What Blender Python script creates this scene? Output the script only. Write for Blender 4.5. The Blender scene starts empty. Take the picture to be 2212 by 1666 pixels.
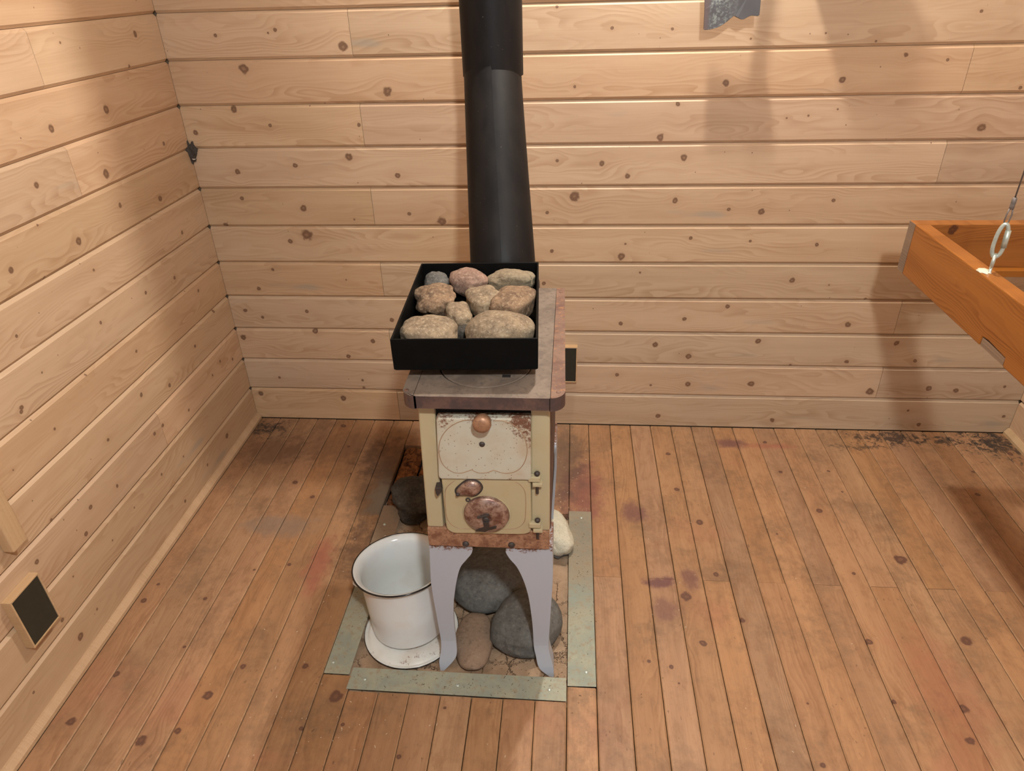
import bpy, bmesh, math, random
from mathutils import Vector, Matrix, noise
S = bpy.context.scene
COL = S.collection
PI = math.pi

# ---------------------------------------------------------------- camera
cam_data = bpy.data.cameras.new('camera')
cam = bpy.data.objects.new('camera', cam_data)
COL.objects.link(cam)
cam_data.sensor_fit = 'HORIZONTAL'
cam_data.sensor_width = 36.0
cam_data.lens = 36.0 * 1505.536 / 2212.0
cam_data.clip_start = 0.02
RT = Vector((0.99670029, 0.07671359, -0.02652482))
DN = Vector((0.01654823, -0.51196189, -0.85884875))
FW = Vector((-0.07946507, 0.85557586, -0.51154204))
mw = Matrix.Identity(4)
for r in range(3):
    mw[r][0] = RT[r]; mw[r][1] = -DN[r]; mw[r][2] = -FW[r]
mw.translation = Vector((1.23904, -2.25622, 1.52008))
cam.matrix_world = mw
S.camera = cam

# ---------------------------------------------------------------- light
W = bpy.data.worlds.new('sky'); S.world = W
W.use_nodes = True
bg = W.node_tree.nodes['Background']
bg.inputs[0].default_value = (0.55, 0.75, 1.0, 1); bg.inputs[1].default_value = 9.0
def lamp(name, loc, power, col, rad):
    d = bpy.data.lights.new(name, 'POINT'); d.energy = power; d.color = col; d.shadow_soft_size = rad
    o = bpy.data.objects.new(name, d); o.location = loc; COL.objects.link(o); return o
lamp('ceiling_lamp_by_stove', (1.44, -0.31, 2.38), 100, (1.0, 0.94, 0.85), 0.035)
lamp('ceiling_lamp_by_door', (1.52, -2.55, 2.38), 142, (0.97, 1.0, 0.985), 0.065)
S.view_settings.view_transform = 'Standard'
S.view_settings.look = 'None'
S.view_settings.gamma = 1
S.view_settings.use_curve_mapping = False
S.view_settings.exposure = 0.0
S.cycles.max_bounces = 6
S.cycles.diffuse_bounces = 4
S.cycles.use_adaptive_sampling = True
S.cycles.adaptive_threshold = 0.04
# ---------------------------------------------------------------- helpers
def link(o, parent=None):
    COL.objects.link(o)
    if parent is not None: o.parent = parent
    return o
def tag(o, label, cat, group=None):
    o['label'] = label; o['category'] = cat
    if group: o['group'] = group
    return o
def thing(name, label, cat, loc=(0, 0, 0), rz=0.0, group=None):
    o = bpy.data.objects.new(name, None); o.location = loc; o.rotation_euler = (0, 0, rz)
    o.empty_display_size = 0.05
    link(o); return tag(o, label, cat, group)
def mesh_obj(name, bm, mat, parent=None, smooth=False, bevel=0.0, seg=2, angle=40):
    bmesh.ops.recalc_face_normals(bm, faces=bm.faces)
    me = bpy.data.meshes.new(name); bm.to_mesh(me); bm.free()
    for m in (mat if isinstance(mat, (list, tuple)) else [mat]): me.materials.append(m)
    if smooth:
        for p in me.polygons: p.use_smooth = True
    o = bpy.data.objects.new(name, me); link(o, parent)
    if bevel:
        b = o.modifiers.new('bevel', 'BEVEL'); b.width = bevel; b.segments = seg
        b.limit_method = 'ANGLE'; b.angle_limit = math.radians(angle)
    return o
def box(bm, lo, hi):
    x0, y0, z0 = lo; x1, y1, z1 = hi
    v = [bm.verts.new(p) for p in ((x0,y0,z0),(x1,y0,z0),(x1,y1,z0),(x0,y1,z0),(x0,y0,z1),(x1,y0,z1),(x1,y1,z1),(x0,y1,z1))]
    for f in ((3,2,1,0),(4,5,6,7),(0,1,5,4),(1,2,6,5),(2,3,7,6),(3,0,4,7)): bm.faces.new([v[i] for i in f])
    return v
def prism(bm, pts, fa, fb):
    """side walls and caps between the polygons fa(p) and fb(p)"""
    a = [bm.verts.new(fa(p)) for p in pts]; b = [bm.verts.new(fb(p)) for p in pts]
    n = len(pts)
    bm.faces.new(a); bm.faces.new(b[::-1])
    for i in range(n): bm.faces.new((a[i], a[(i+1) % n], b[(i+1) % n], b[i]))
def prism_y(bm, pts, y0, y1):
    prism(bm, pts, lambda p: (p[0], y0, p[1]), lambda p: (p[0], y1, p[1]))
def prism_z(bm, pts, z0, z1):
    prism(bm, pts, lambda p: (p[0], p[1], z0), lambda p: (p[0], p[1], z1))
def catmull(pts, n=6, closed=False):
    out = []; m = len(pts); rng = range(m) if closed else range(m-1)
    for i in rng:
        g = (lambda k: pts[k % m]) if closed else (lambda k: pts[max(0, min(m-1, k))])
        p0, p1, p2, p3 = (Vector(g(i-1)), Vector(g(i)), Vector(g(i+1)), Vector(g(i+2)))
        for s in range(n):
            t = s/n
            out.append(0.5*((2*p1)+(p2-p0)*t+(2*p0-5*p1+4*p2-p3)*t*t+(3*p1-p0-3*p2+p3)*t**3))
    if not closed: out.append(Vector(pts[-1]))
    return out
def rounded(x0, x1, z0, z1, r, n=5):
    rs = r if isinstance(r, (list, tuple)) else [r]*4      # bl, br, tr, tl
    o = []
    for (cx, cz, a0, rr) in ((x0, z0, PI, rs[0]), (x1, z0, 1.5*PI, rs[1]), (x1, z1, 0, rs[2]), (x0, z1, .5*PI, rs[3])):
        sx = 1 if cx == x0 else -1; sz = 1 if cz == z0 else -1
        if rr <= 0: o.append((cx, cz)); continue
        for k in range(n+1):
            a = a0+k*.5*PI/n
            o.append((cx+sx*rr+rr*math.cos(a), cz+sz*rr+rr*math.sin(a)))
    return o
def tube(bm, path, r, n=8, closed=False):
    P = [Vector(p) for p in path]; m = len(P); rings = []
    ref = None
    for i in range(m):
        a = P[(i-1) % m] if (closed or i > 0) else P[i]; b = P[(i+1) % m] if (closed or i < m-1) else P[i]
        t = (b-a).normalized()
        if ref is None: ref = t.orthogonal().normalized()
        ref = (ref-t*ref.dot(t)).normalized(); w = t.cross(ref)
        rr = r[i] if isinstance(r, (list, tuple)) else r
        rings.append([bm.verts.new(P[i]+rr*(math.cos(2*PI*k/n)*ref+math.sin(2*PI*k/n)*w)) for k in range(n)])
    for i in range(m if closed else m-1):
        A = rings[i]; B = rings[(i+1) % m]
        off = 0
        if closed and i == m-1:
            off = min(range(n), key=lambda s: (B[s].co-A[0].co).length)
        for k in range(n): bm.faces.new((A[k], A[(k+1) % n], B[(k+1+off) % n], B[(k+off) % n]))
    if not closed: bm.faces.new(rings[0][::-1]); bm.faces.new(rings[-1])
def lathe(bm, prof, M=Matrix.Identity(4), n=48):
    rings = []
    for r, z in prof:
        if r < 1e-6: rings.append([bm.verts.new(M @ Vector((0, 0, z)))])
        else: rings.append([bm.verts.new(M @ Vector((r*math.cos(2*PI*k/n), r*math.sin(2*PI*k/n), z))) for k in range(n)])
    for A, B in zip(rings[:-1], rings[1:]):
        for k in range(n):
            j = (k+1) % n
            if len(A) == 1 and len(B) == 1: continue
            if len(A) == 1: bm.faces.new((A[0], B[j], B[k]))
            elif len(B) == 1: bm.faces.new((A[k], A[j], B[0]))
            else: bm.faces.new((A[k], A[j], B[j], B[k]))
FRONT = lambda x, y, z: Matrix.Translation((x, y, z)) @ Matrix.Rotation(PI/2, 4, 'X')   # lathe axis towards -y

# ---------------------------------------------------------------- materials
class NB:
    def __init__(s, tree): s.t = tree; s.N = tree.nodes; s.L = tree.links
    def n(s, typ, ins=None, **kw):
        x = s.N.new(typ)
        for k, v in kw.items(): setattr(x, k, v)
        for k, v in (ins or {}).items(): s.put(x.inputs[k], v)
        return x
    def put(s, sock, v):
        if isinstance(v, bpy.types.NodeSocket): s.L.new(v, sock)
        elif isinstance(v, bpy.types.Node): s.L.new(v.outputs[0], sock)
        else: sock.default_value = v
    def m(s, op, a, b=None, c=None, clamp=False):
        x = s.n('ShaderNodeMath', operation=op, use_clamp=clamp); s.put(x.inputs[0], a)
        if b is not None: s.put(x.inputs[1], b)
        if c is not None: s.put(x.inputs[2], c)
        return x.outputs[0]
    def vm(s, op, a, b=None):
        x = s.n('ShaderNodeVectorMath', operation=op); s.put(x.inputs[0], a)
        if b is not None: s.put(x.inputs[1], b)
        return x.outputs[1] if op in ('LENGTH', 'DISTANCE', 'DOT_PRODUCT') else x.outputs[0]
    def step(s, v, a, b, lo=0.0, hi=1.0):
        x = s.n('ShaderNodeMapRange', interpolation_type='SMOOTHSTEP')
        for i, q in enumerate((v, a, b, lo, hi)): s.put(x.inputs[i], q)
        return x.outputs[0]
    def noise(s, vec, scale, detail=3.0, rough=0.5, dist=0.0):
        x = s.n('ShaderNodeTexNoise', {'Scale': scale, 'Detail': detail, 'Roughness': rough, 'Distortion': dist})
        s.put(x.inputs['Vector'], vec); return x.outputs[0]
    def mix(s, f, a, b, mode='MIX'):
        x = s.n('ShaderNodeMix', data_type='RGBA', blend_type=mode)
        s.put(x.inputs[0], f)
        for i, c in ((6, a), (7, b)):
            s.put(x.inputs[i], (c[0], c[1], c[2], 1) if isinstance(c, tuple) else c)
        return x.outputs[2]
    def xyz(s, v):
        x = s.n('ShaderNodeSeparateXYZ'); s.put(x.inputs[0], v); return x.outputs
    def comb(s, x, y, z):
        q = s.n('ShaderNodeCombineXYZ')
        for i, v in enumerate((x, y, z)): s.put(q.inputs[i], v)
        return q.outputs[0]
def new_mat(name):
    m = bpy.data.materials.new(name); m.use_nodes = True
    nb = NB(m.node_tree); b = nb.N['Principled BSDF']
    return m, nb, b
def finish(nb, b, col, rough, bump=None, bstr=0.3, bdist=0.002, metal=0.0, spec=0.5):
    nb.put(b.inputs['Base Color'], (col[0], col[1], col[2], 1) if isinstance(col, tuple) else col)
    nb.put(b.inputs['Roughness'], rough); nb.put(b.inputs['Metallic'], metal); nb.put(b.inputs['Specular IOR Level'], spec)
    if bump is not None:
        x = nb.n('ShaderNodeBump', {'Strength': bstr, 'Distance': bdist, 'Height': bump})
        nb.put(b.inputs['Normal'], x.outputs[0])

def knot_group():
    g = bpy.data.node_groups.new('knot_field', 'ShaderNodeTree')
    for nm, t in (('UV', 'NodeSocketVector'), ('Knot', 'NodeSocketVector'), ('Wobble', 'NodeSocketFloat')):
        g.interface.new_socket(nm, in_out='INPUT', socket_type=t)
    for nm in ('Mask', 'Halo', 'Shift'): g.interface.new_socket(nm, in_out='OUTPUT', socket_type='NodeSocketFloat')
    nb = NB(g); i = nb.n('NodeGroupInput'); o = nb.n('NodeGroupOutput')
    u, v, _ = nb.xyz(i.outputs[0]); ku, kv, s = nb.xyz(i.outputs[1])
    s = nb.m('MAXIMUM', s, 0.0005)
    dv = nb.m('SUBTRACT', v, kv)
    dx = nb.m('DIVIDE', nb.m('SUBTRACT', u, ku), s); dy = nb.m('DIVIDE', dv, s)
    dx2 = nb.m('MULTIPLY', dx, dx); dy2 = nb.m('MULTIPLY', dy, dy)
    d = nb.m('SQRT', nb.m('ADD', dx2, dy2)); d = nb.m('ADD', d, i.outputs[2])
    nb.L.new(nb.m('MULTIPLY', nb.step(d, 0.74, 0.46), nb.m('SUBTRACT', 1.0, nb.m('MULTIPLY', nb.step(d, 0.30, 0.05), 0.25))), o.inputs[0])
    nb.L.new(nb.m('EXPONENT', nb.m('ADD', nb.m('MULTIPLY', dx2, -0.16), nb.m('MULTIPLY', dy2, -0.7))), o.inputs[1])
    e = nb.m('EXPONENT', nb.m('ADD', nb.m('MULTIPLY', dx2, -0.22), nb.m('MULTIPLY', dy2, -0.16)))
    nb.L.new(nb.m('MULTIPLY', nb.m('MULTIPLY', dv, e), -0.75), o.inputs[2])
    return g
KG = knot_group()
def stain_group():
    g = bpy.data.node_groups.new('stain_patch', 'ShaderNodeTree')
    for nm, t in (('P', 'NodeSocketVector'), ('Centre', 'NodeSocketVector'), ('Size', 'NodeSocketVector'), ('Wobble', 'NodeSocketFloat')):
        g.interface.new_socket(nm, in_out='INPUT', socket_type=t)
    g.interface.new_socket('Mask', in_out='OUTPUT', socket_type='NodeSocketFloat')
    nb = NB(g); i = nb.n('NodeGroupInput'); o = nb.n('NodeGroupOutput')
    d = nb.vm('LENGTH', nb.vm('DIVIDE', nb.vm('SUBTRACT', i.outputs[0], i.outputs[1]), i.outputs[2]))
    nb.L.new(nb.step(nb.m('ADD', d, i.outputs[3]), 1.15, 0.35), o.inputs[0])
    return g
SG = stain_group()

def wood(name, light, dark, knot, nk=0, rough=0.5, ring=0.5, K=26.0, stains=(), dirt=None, edge=None, tone=0.12, blue=0.0, bstr=0.25, specks=0.0, coat=0.0):
    m, nb, b = new_mat(name)
    P = nb.n('ShaderNodeTexCoord').outputs['Object']
    rnd = nb.n('ShaderNodeObjectInfo').outputs['Random']
    u, v, w = nb.xyz(P)
    off = nb.m('MULTIPLY', rnd, 37.0)
    mask = halo = shift = None
    if nk:
        uv = nb.comb(u, v, 0.0)
        wob = nb.m('MULTIPLY', nb.m('SUBTRACT', nb.noise(nb.comb(u, v, off), 60.0, 2.0), 0.5), 0.75)
        for k in range(nk):
            a = nb.n('ShaderNodeAttribute', attribute_type='OBJECT', attribute_name='knot%d' % k)
            g = nb.n('ShaderNodeGroup'); g.node_tree = KG
            nb.put(g.inputs[0], uv); nb.put(g.inputs[1], a.outputs['Vector']); nb.put(g.inputs[2], wob)
            mask = g.outputs[0] if mask is None else nb.m('MAXIMUM', mask, g.outputs[0])
            halo = g.outputs[1] if halo is None else nb.m('MAXIMUM', halo, g.outputs[1])
            shift = g.outputs[2] if shift is None else nb.m('ADD', shift, g.outputs[2])
    vv = nb.m('ADD', v, shift) if shift is not None else v
    # growth rings cut lengthwise: bands in v bent by slow noise along u
    slow = nb.noise(nb.comb(nb.m('ADD', nb.m('MULTIPLY', u, 1.3), off), nb.m('MULTIPLY', vv, 6.0), off), 1.6, 2.0, 0.5)
    q = nb.m('ADD', nb.m('MULTIPLY', vv, K*2.2), nb.m('MULTIPLY', slow, 16.0))
    q = nb.m('ADD', q, nb.m('MULTIPLY', nb.noise(nb.comb(nb.m('MULTIPLY', u, 7.0), nb.m('MULTIPLY', vv, 45.0), off), 1.0, 2.0), 0.7))
    band = nb.m('FRACT', q)
    band = nb.m('MULTIPLY', nb.step(band, 0.15, 0.93), nb.step(band, 1.0, 0.93))
    amp = nb.step(nb.noise(nb.comb(nb.m('ADD', nb.m('MULTIPLY', u, 2.0), off), nb.m('MULTIPLY', vv, 14.0), 3.0), 1.0, 2.0), 0.36, 0.72)
    band = nb.m('MULTIPLY', nb.m('MULTIPLY', band, amp), ring)
    fine = nb.noise(nb.comb(nb.m('ADD', nb.m('MULTIPLY', u, 5.0), off), nb.m('MULTIPLY', vv, 260.0), nb.m('MULTIPLY', w, 260.0)), 1.0, 3.0, 0.6)
    broad = nb.noise(nb.comb(nb.m('ADD', nb.m('MULTIPLY', u, 1.6), off), nb.m('MULTIPLY', vv, 18.0), off), 1.0, 3.0, 0.55)
    f = nb.m('ADD', band, nb.m('MULTIPLY', nb.m('SUBTRACT', fine, 0.5), 0.55))
    f = nb.m('ADD', f, nb.m('MULTIPLY', nb.step(broad, 0.3, 0.75), 0.42), clamp=True)
    c = nb.mix(f, light, dark)
    # each plank a little darker, lighter or redder than its neighbour
    tn = nb.n('ShaderNodeAttribute', attribute_type='OBJECT', attribute_name='tone').outputs['Fac']
    val = nb.m('ADD', nb.m('ADD', 1.0, nb.m('MULTIPLY', nb.m('SUBTRACT', rnd, 0.5), tone)), tn)
    hs = nb.n('ShaderNodeHueSaturation', {'Hue': nb.m('ADD', 0.5, nb.m('MULTIPLY', nb.m('SUBTRACT', nb.m('FRACT', nb.m('MULTIPLY', rnd, 7.3)), 0.5), 0.006)), 'Saturation': nb.m('ADD', 1.0, nb.m('MULTIPLY', nb.m('SUBTRACT', nb.m('FRACT', nb.m('MULTIPLY', rnd, 13.7)), 0.5), 0.12)), 'Value': val, 'Color': c})
    c = hs.outputs[0]
    cool_cast = nb.n('ShaderNodeAttribute', attribute_type='OBJECT', attribute_name='grey').outputs['Fac']
    c = nb.mix(cool_cast, c, nb.mix(f, (0.47, 0.385, 0.285), (0.33, 0.245, 0.165)))  # grey mixed into the board colour to imitate cooler light
    if blue:
        bl = nb.step(nb.noise(nb.comb(nb.m('ADD', nb.m('MULTIPLY', u, 3.2), off), nb.m('MULTIPLY', v, 14.0), 9.0), 1.0, 2.0), 0.66, 0.80)
        c = nb.mix(nb.m('MULTIPLY', bl, blue), c, (0.26, 0.27, 0.24))
    if edge is not None:
        e = nb.step(w, -0.0003, -0.0012)
        c = nb.mix(nb.m('MULTIPLY', e, edge[1]), c, edge[0])
    WP = nb.n('ShaderNodeNewGeometry').outputs['Position']
    if dirt is not None:
        d1 = nb.noise(WP, 5.0, 5.0, 0.62); d2 = nb.noise(WP, 38.0, 4.0, 0.7)
        dm = nb.step(nb.m('ADD', d1, nb.m('MULTIPLY', nb.m('SUBTRACT', d2, 0.5), 0.6)), 0.42, 0.80)
        c = nb.mix(nb.m('MULTIPLY', dm, dirt[1]), c, dirt[0])
        rd = nb.step(nb.noise(nb.vm('ADD', WP, (7.0, 3.0, 1.0)), 3.6, 4.0, 0.6), 0.55, 0.75)
        c = nb.mix(nb.m('MULTIPLY', rd, 0.34), c, (0.33, 0.115, 0.075))
        mo = nb.noise(nb.comb(nb.m('MULTIPLY', u, 16.0), nb.m('MULTIPLY', v, 42.0), off), 1.0, 6.0, 0.72)
        c = nb.mix(nb.m('MULTIPLY', nb.step(mo, 0.46, 0.70), 0.55), c, dark)
        c = nb.mix(nb.m('MULTIPLY', nb.step(mo, 0.42, 0.24), 0.35), c, (0.40, 0.245, 0.135))
        # scuffs: thin dark scratches and flecks
        sc = nb.step(nb.noise(nb.vm('MULTIPLY', WP, (1.0, 0.45, 1.0)), 130.0, 2.0, 0.5), 0.66, 0.74)
        sc = nb.m('MULTIPLY', sc, nb.step(nb.noise(WP, 9.0, 2.0), 0.42, 0.62))
        c = nb.mix(nb.m('MULTIPLY', sc, 0.6), c, (0.11, 0.06, 0.035))
    if stains:
        wb = nb.m('MULTIPLY', nb.m('SUBTRACT', nb.noise(WP, 20.0, 5.0, 0.7), 0.5), 2.1)
        wk = nb.m('MULTIPLY', nb.m('SUBTRACT', nb.noise(WP, 34.0, 6.0, 0.78, 0.5), 0.44), 5.0)
        for (cx, cy, rx, ry, col, st) in stains:
            g = nb.n('ShaderNodeGroup'); g.node_tree = SG
            nb.put(g.inputs[0], WP); nb.put(g.inputs[1], (cx, cy, 0)); nb.put(g.inputs[2], (rx, ry, 1)); nb.put(g.inputs[3], wk if col == BLK else wb)
            c = nb.mix(nb.m('MULTIPLY', g.outputs[0], st), c, col)
    if specks:
        vo = nb.n('ShaderNodeTexVoronoi', {'Scale': 48.0, 'Randomness': 1.0}); nb.put(vo.inputs['Vector'], nb.comb(nb.m('ADD', u, off), nb.m('MULTIPLY', v, 0.8), 0.0))
        pick = nb.step(nb.xyz(vo.outputs['Color'])[0], 0.90, 0.93)
        sp = nb.m('MULTIPLY', nb.step(vo.outputs['Distance'], 0.11, 0.05), pick)
        c = nb.mix(nb.m('MULTIPLY', sp, specks), c, (0.07, 0.035, 0.02))
    if nk:
        c = nb.mix(nb.m('MULTIPLY', halo, 0.26), c, dark)
        kc = nb.mix(nb.noise(P, 220.0, 3.0), knot, (knot[0]*1.9, knot[1]*1.8, knot[2]*1.7))
        c = nb.mix(nb.m('MULTIPLY', mask, 0.92), c, kc)
    r = nb.m('ADD', rough, nb.m('MULTIPLY', nb.m('SUBTRACT', fine, 0.5), 0.2))
    finish(nb, b, c, r, bump=nb.m('ADD', nb.m('MULTIPLY', fine, 0.35), nb.m('MULTIPLY', f, -0.4)), bstr=bstr, bdist=0.0012, spec=0.35)
    if coat: b.inputs['Coat Weight'].default_value = coat; b.inputs['Coat Roughness'].default_value = 0.25
    return m

MAT = {}
MAT['wall'] = wood('pine_board', (0.545, 0.380, 0.243), (0.400, 0.244, 0.136), (0.105, 0.057, 0.034), nk=8, rough=0.46, ring=0.55, K=24, tone=0.16, blue=0.42, specks=0.8)
MAT['wall_few'] = wood('pine_board_few_knots', (0.545, 0.380, 0.243), (0.400, 0.244, 0.136), (0.105, 0.057, 0.034), nk=3, rough=0.46, ring=0.55, K=24, tone=0.16, blue=0.42, specks=0.8)
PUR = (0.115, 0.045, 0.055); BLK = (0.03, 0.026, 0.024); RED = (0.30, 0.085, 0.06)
STAINS = [(.60, -.42, .10, .26, (.075, .05, .035), .6), (.40, -.18, .20, .12, (.12, .06, .035), .45), (1.842, -.10, .07, .035, PUR, .7), (1.975, -.115, .10, .02, RED, .5), (1.512, -.80, .055, .03, PUR, .8), (1.46, -.50, .05, .06, PUR, .65), (1.29, -.41, .09, .22, (.17, .05, .055), .6),
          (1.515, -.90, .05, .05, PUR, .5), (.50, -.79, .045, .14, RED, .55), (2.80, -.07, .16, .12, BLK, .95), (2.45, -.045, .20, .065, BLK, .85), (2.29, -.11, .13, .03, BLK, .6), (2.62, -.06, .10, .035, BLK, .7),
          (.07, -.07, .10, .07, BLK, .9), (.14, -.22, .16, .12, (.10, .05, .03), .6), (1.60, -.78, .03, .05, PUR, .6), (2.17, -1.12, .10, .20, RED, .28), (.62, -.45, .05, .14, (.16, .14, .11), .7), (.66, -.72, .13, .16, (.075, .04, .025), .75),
          (1.22, -.25, .10, .30, (.07, .055, .045), .6), (.33, -.62, .14, .06, (.20, .16, .13), .55), (.60, -.25, .14, .16, (.06, .032, .022), .6)]
MAT['floor'] = wood('worn_floor_board', (0.382, 0.218, 0.114), (0.222, 0.112, 0.055), (0.075, 0.036, 0.026), nk=4, rough=0.52, ring=0.45, K=30, tone=0.15, dirt=((0.135, 0.085, 0.052), 0.62), edge=((0.44, 0.27, 0.145), 0.75), stains=STAINS, bstr=0.4)
MAT['trim'] = wood('pale_trim_wood', (0.53, 0.36, 0.205), (0.40, 0.25, 0.125), (.1, .06, .04), rough=0.5, ring=0.3, K=60, tone=0.06)
MAT['bunk'] = wood('orange_varnished_fir', (0.33, 0.125, 0.030), (0.20, 0.066, 0.014), (0.05, 0.016, 0.008), nk=2, rough=0.38, ring=0.8, K=60, tone=0.06, specks=0.5, coat=0.15)
MAT['plain'] = wood('ceiling_pine', (0.17, 0.12, 0.08), (0.12, 0.08, 0.05), (.1, .06, .04), rough=0.55, ring=0.3, K=24, tone=0.05)

def flat(name, col, rough=0.5, metal=0.0, var=0.0, scale=30.0, bstr=0.0, spec=0.5):
    m, nb, b = new_mat(name)
    P = nb.n('ShaderNodeTexCoord').outputs['Object']
    n = nb.noise(P, scale, 5.0, 0.65)
    c = nb.mix(n, tuple(x*(1-var) for x in col), tuple(min(1, x*(1+var)) for x in col))
    finish(nb, b, c, rough, bump=n if bstr else None, bstr=bstr, metal=metal, spec=spec)
    return m
def enamel(name, col, rust=(0.13, 0.055, 0.03), blobs=(), amount=0.5, fine=0.5, grime=0.3, rough=0.25, zfade=None, scale=26.0, grimecol=(0.42, 0.30, 0.18), speck=0.0):
    """glazed sheet iron with rust bleeding through; zfade = (z of full rust, z of none) in object space"""
    m, nb, b = new_mat(name)
    P = nb.n('ShaderNodeTexCoord').outputs['Object']; z = nb.xyz(P)[2]
    n1 = nb.noise(P, scale, 6.0, 0.7); n2 = nb.noise(P, scale*7, 4.0, 0.7); n3 = nb.noise(P, 9.0, 4.0, 0.6)
    a = nb.m('ADD', nb.m('ADD', nb.m('MULTIPLY', n1, 1-fine), nb.m('MULTIPLY', n2, fine)), amount-0.5)
    if zfade: a = nb.m('ADD', a, nb.step(z, zfade[1], zfade[0], 0.0, zfade[2] if len(zfade) > 2 else 0.3))
    for (bx, by, bz, br, bs) in blobs:
        d = nb.vm('DISTANCE', P, (bx, by, bz)); a = nb.m('ADD', a, nb.step(d, br, br*0.2, 0.0, bs))
    r = nb.step(a, 0.56, 0.68)
    c = nb.mix(nb.m('MULTIPLY', nb.step(n3, 0.42, 0.72), grime), col, grimecol)
    c = nb.mix(r, c, nb.mix(n2, tuple(x*0.6 for x in rust), tuple(x*1.6 for x in rust)))
    if speck:
        vo = nb.n('ShaderNodeTexVoronoi', {'Scale': 150.0}); nb.put(vo.inputs['Vector'], P)
        sp = nb.m('MULTIPLY', nb.step(vo.outputs['Distance'], 0.22, 0.10), nb.step(nb.xyz(vo.outputs['Color'])[0], 0.66, 0.72))
        c = nb.mix(nb.m('MULTIPLY', sp, speck), c, (0.16, 0.08, 0.05))
    finish(nb, b, c, nb.m('ADD', rough, nb.m('MULTIPLY', r, 0.5), clamp=True), bump=nb.m('MULTIPLY', r, -1.0), bstr=0.25, bdist=0.0006)
    return m
def rusty(name, c1, c2, c3, scale=22.0, rough=0.75, bstr=0.35, metal=0.0):
    m, nb, b = new_mat(name)
    P = nb.n('ShaderNodeTexCoord').outputs['Object']
    n1 = nb.noise(P, scale, 6.0, 0.7, 0.4); n2 = nb.noise(P, scale*5, 5.0, 0.75)
    c = nb.mix(nb.step(n1, 0.36, 0.64), c1, c2)
    c = nb.mix(nb.m('MULTIPLY', nb.step(n2, 0.52, 0.66), 0.8), c, c3)
    finish(nb, b, c, nb.m('ADD', rough-0.1, nb.m('MULTIPLY', n2, 0.2)), bump=n2, bstr=bstr, bdist=0.0008, metal=metal)
    return m
def stone_mat(name, c1, c2, c3, scale=24.0, crack=0.3, under=None):
    m, nb, b = new_mat(name)
    P = nb.n('ShaderNodeTexCoord').outputs['Object']
    n1 = nb.noise(P, scale, 5.0, 0.65); n2 = nb.noise(P, scale*6, 6.0, 0.78); n3 = nb.noise(P, scale*2.2, 5.0, 0.6, 0.6)
    c = nb.mix(nb.step(n1, 0.35, 0.66), c1, c2)
    c = nb.mix(nb.m('MULTIPLY', nb.step(n2, 0.50, 0.68), 0.75), c, c3)
    c = nb.mix(nb.m('MULTIPLY', nb.step(n2, 0.46, 0.34), 0.6), c, tuple(x*0.35 for x in c1))
    if under:
        zz = nb.xyz(P)[2]
        c = nb.mix(nb.step(nb.m('ADD', zz, nb.m('MULTIPLY', n1, 0.012)), -0.010, -0.013), c, under)
    h = nb.m('ADD', nb.m('MULTIPLY', n2, 0.5), nb.m('MULTIPLY', n3, 1.6*crack))
    finish(nb, b, c, 0.82, bump=h, bstr=0.9, bdist=0.005, spec=0.3)
    return m
MAT['cream'] = enamel('cream_enamel', (0.43, 0.375, 0.240), amount=0.385, fine=0.45, grime=0.35, rough=0.28, grimecol=(0.40, 0.28, 0.15))
MAT['ash_door'] = enamel('cream_ash_door_enamel', (0.43, 0.370, 0.230), amount=0.385, fine=0.4, grime=0.4, rough=0.26, grimecol=(0.40, 0.28, 0.15))
MAT['fire_door'] = enamel('whitish_speckled_enamel', (0.48, 0.47, 0.39), blobs=((1.150, -1.112, .738, .040, .17), (.985, -1.112, .742, .03, .09), (1.073, -1.112, .775, .05, .08), (.972, -1.11, .66, .022, .09), (1.166, -1.11, .70, .022, .12), (1.07, -1.112, .602, .02, .10), (1.03, -1.112, .602, .015, .10), (1.12, -1.112, .604, .015, .10)), amount=0.465, fine=0.6, grime=0.75, rough=0.36, zfade=(0.772, 0.725, 0.13), speck=0.95, grimecol=(0.40, 0.30, 0.19))
MAT['leg'] = enamel('pale_lavender_enamel', (0.40, 0.445, 0.515), amount=0.36, fine=0.55, grime=0.12, rough=0.24, zfade=(0.402, 0.362, 0.30), grimecol=(0.42, 0.42, 0.44))
MAT['white'] = enamel('white_enamel', (0.70, 0.74, 0.73), amount=0.36, fine=0.5, grime=0.22, rough=0.16, scale=18, grimecol=(0.58, 0.48, 0.38))
MAT['pot'] = enamel('white_pot_enamel', (0.70, 0.745, 0.75), amount=0.34, fine=0.4, grime=0.35, rough=0.16, zfade=(0.0, 0.016, 0.30), scale=14, rust=(0.30, 0.16, 0.10), grimecol=(0.60, 0.53, 0.46))
MAT['lid'] = enamel('chipped_white_enamel', (0.66, 0.69, 0.67), amount=0.505, fine=0.45, grime=0.3, rough=0.2, scale=30)
MAT['rust'] = rusty('red_rust', (0.19, 0.085, 0.045), (0.36, 0.20, 0.115), (0.085, 0.03, 0.03), scale=38)
MAT['top'] = rusty('scorched_iron', (0.125, 0.095, 0.075), (0.20, 0.155, 0.12), (0.10, 0.085, 0.075), scale=16, rough=0.7)
MAT['topside'] = rusty('reddish_scorched_iron', (0.12, 0.060, 0.045), (0.20, 0.12, 0.085), (0.33, 0.155, 0.07), scale=14, rough=0.7)
MAT['toprim'] = rusty('dark_plum_iron', (0.055, 0.035, 0.033), (0.115, 0.065, 0.05), (0.05, 0.035, 0.035), scale=18, rough=0.6)
MAT['chrome'] = rusty('pitted_nickel', (0.46, 0.34, 0.28), (0.19, 0.095, 0.07), (0.10, 0.05, 0.045), scale=52, rough=0.40, metal=0.6, bstr=0.2)
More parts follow.
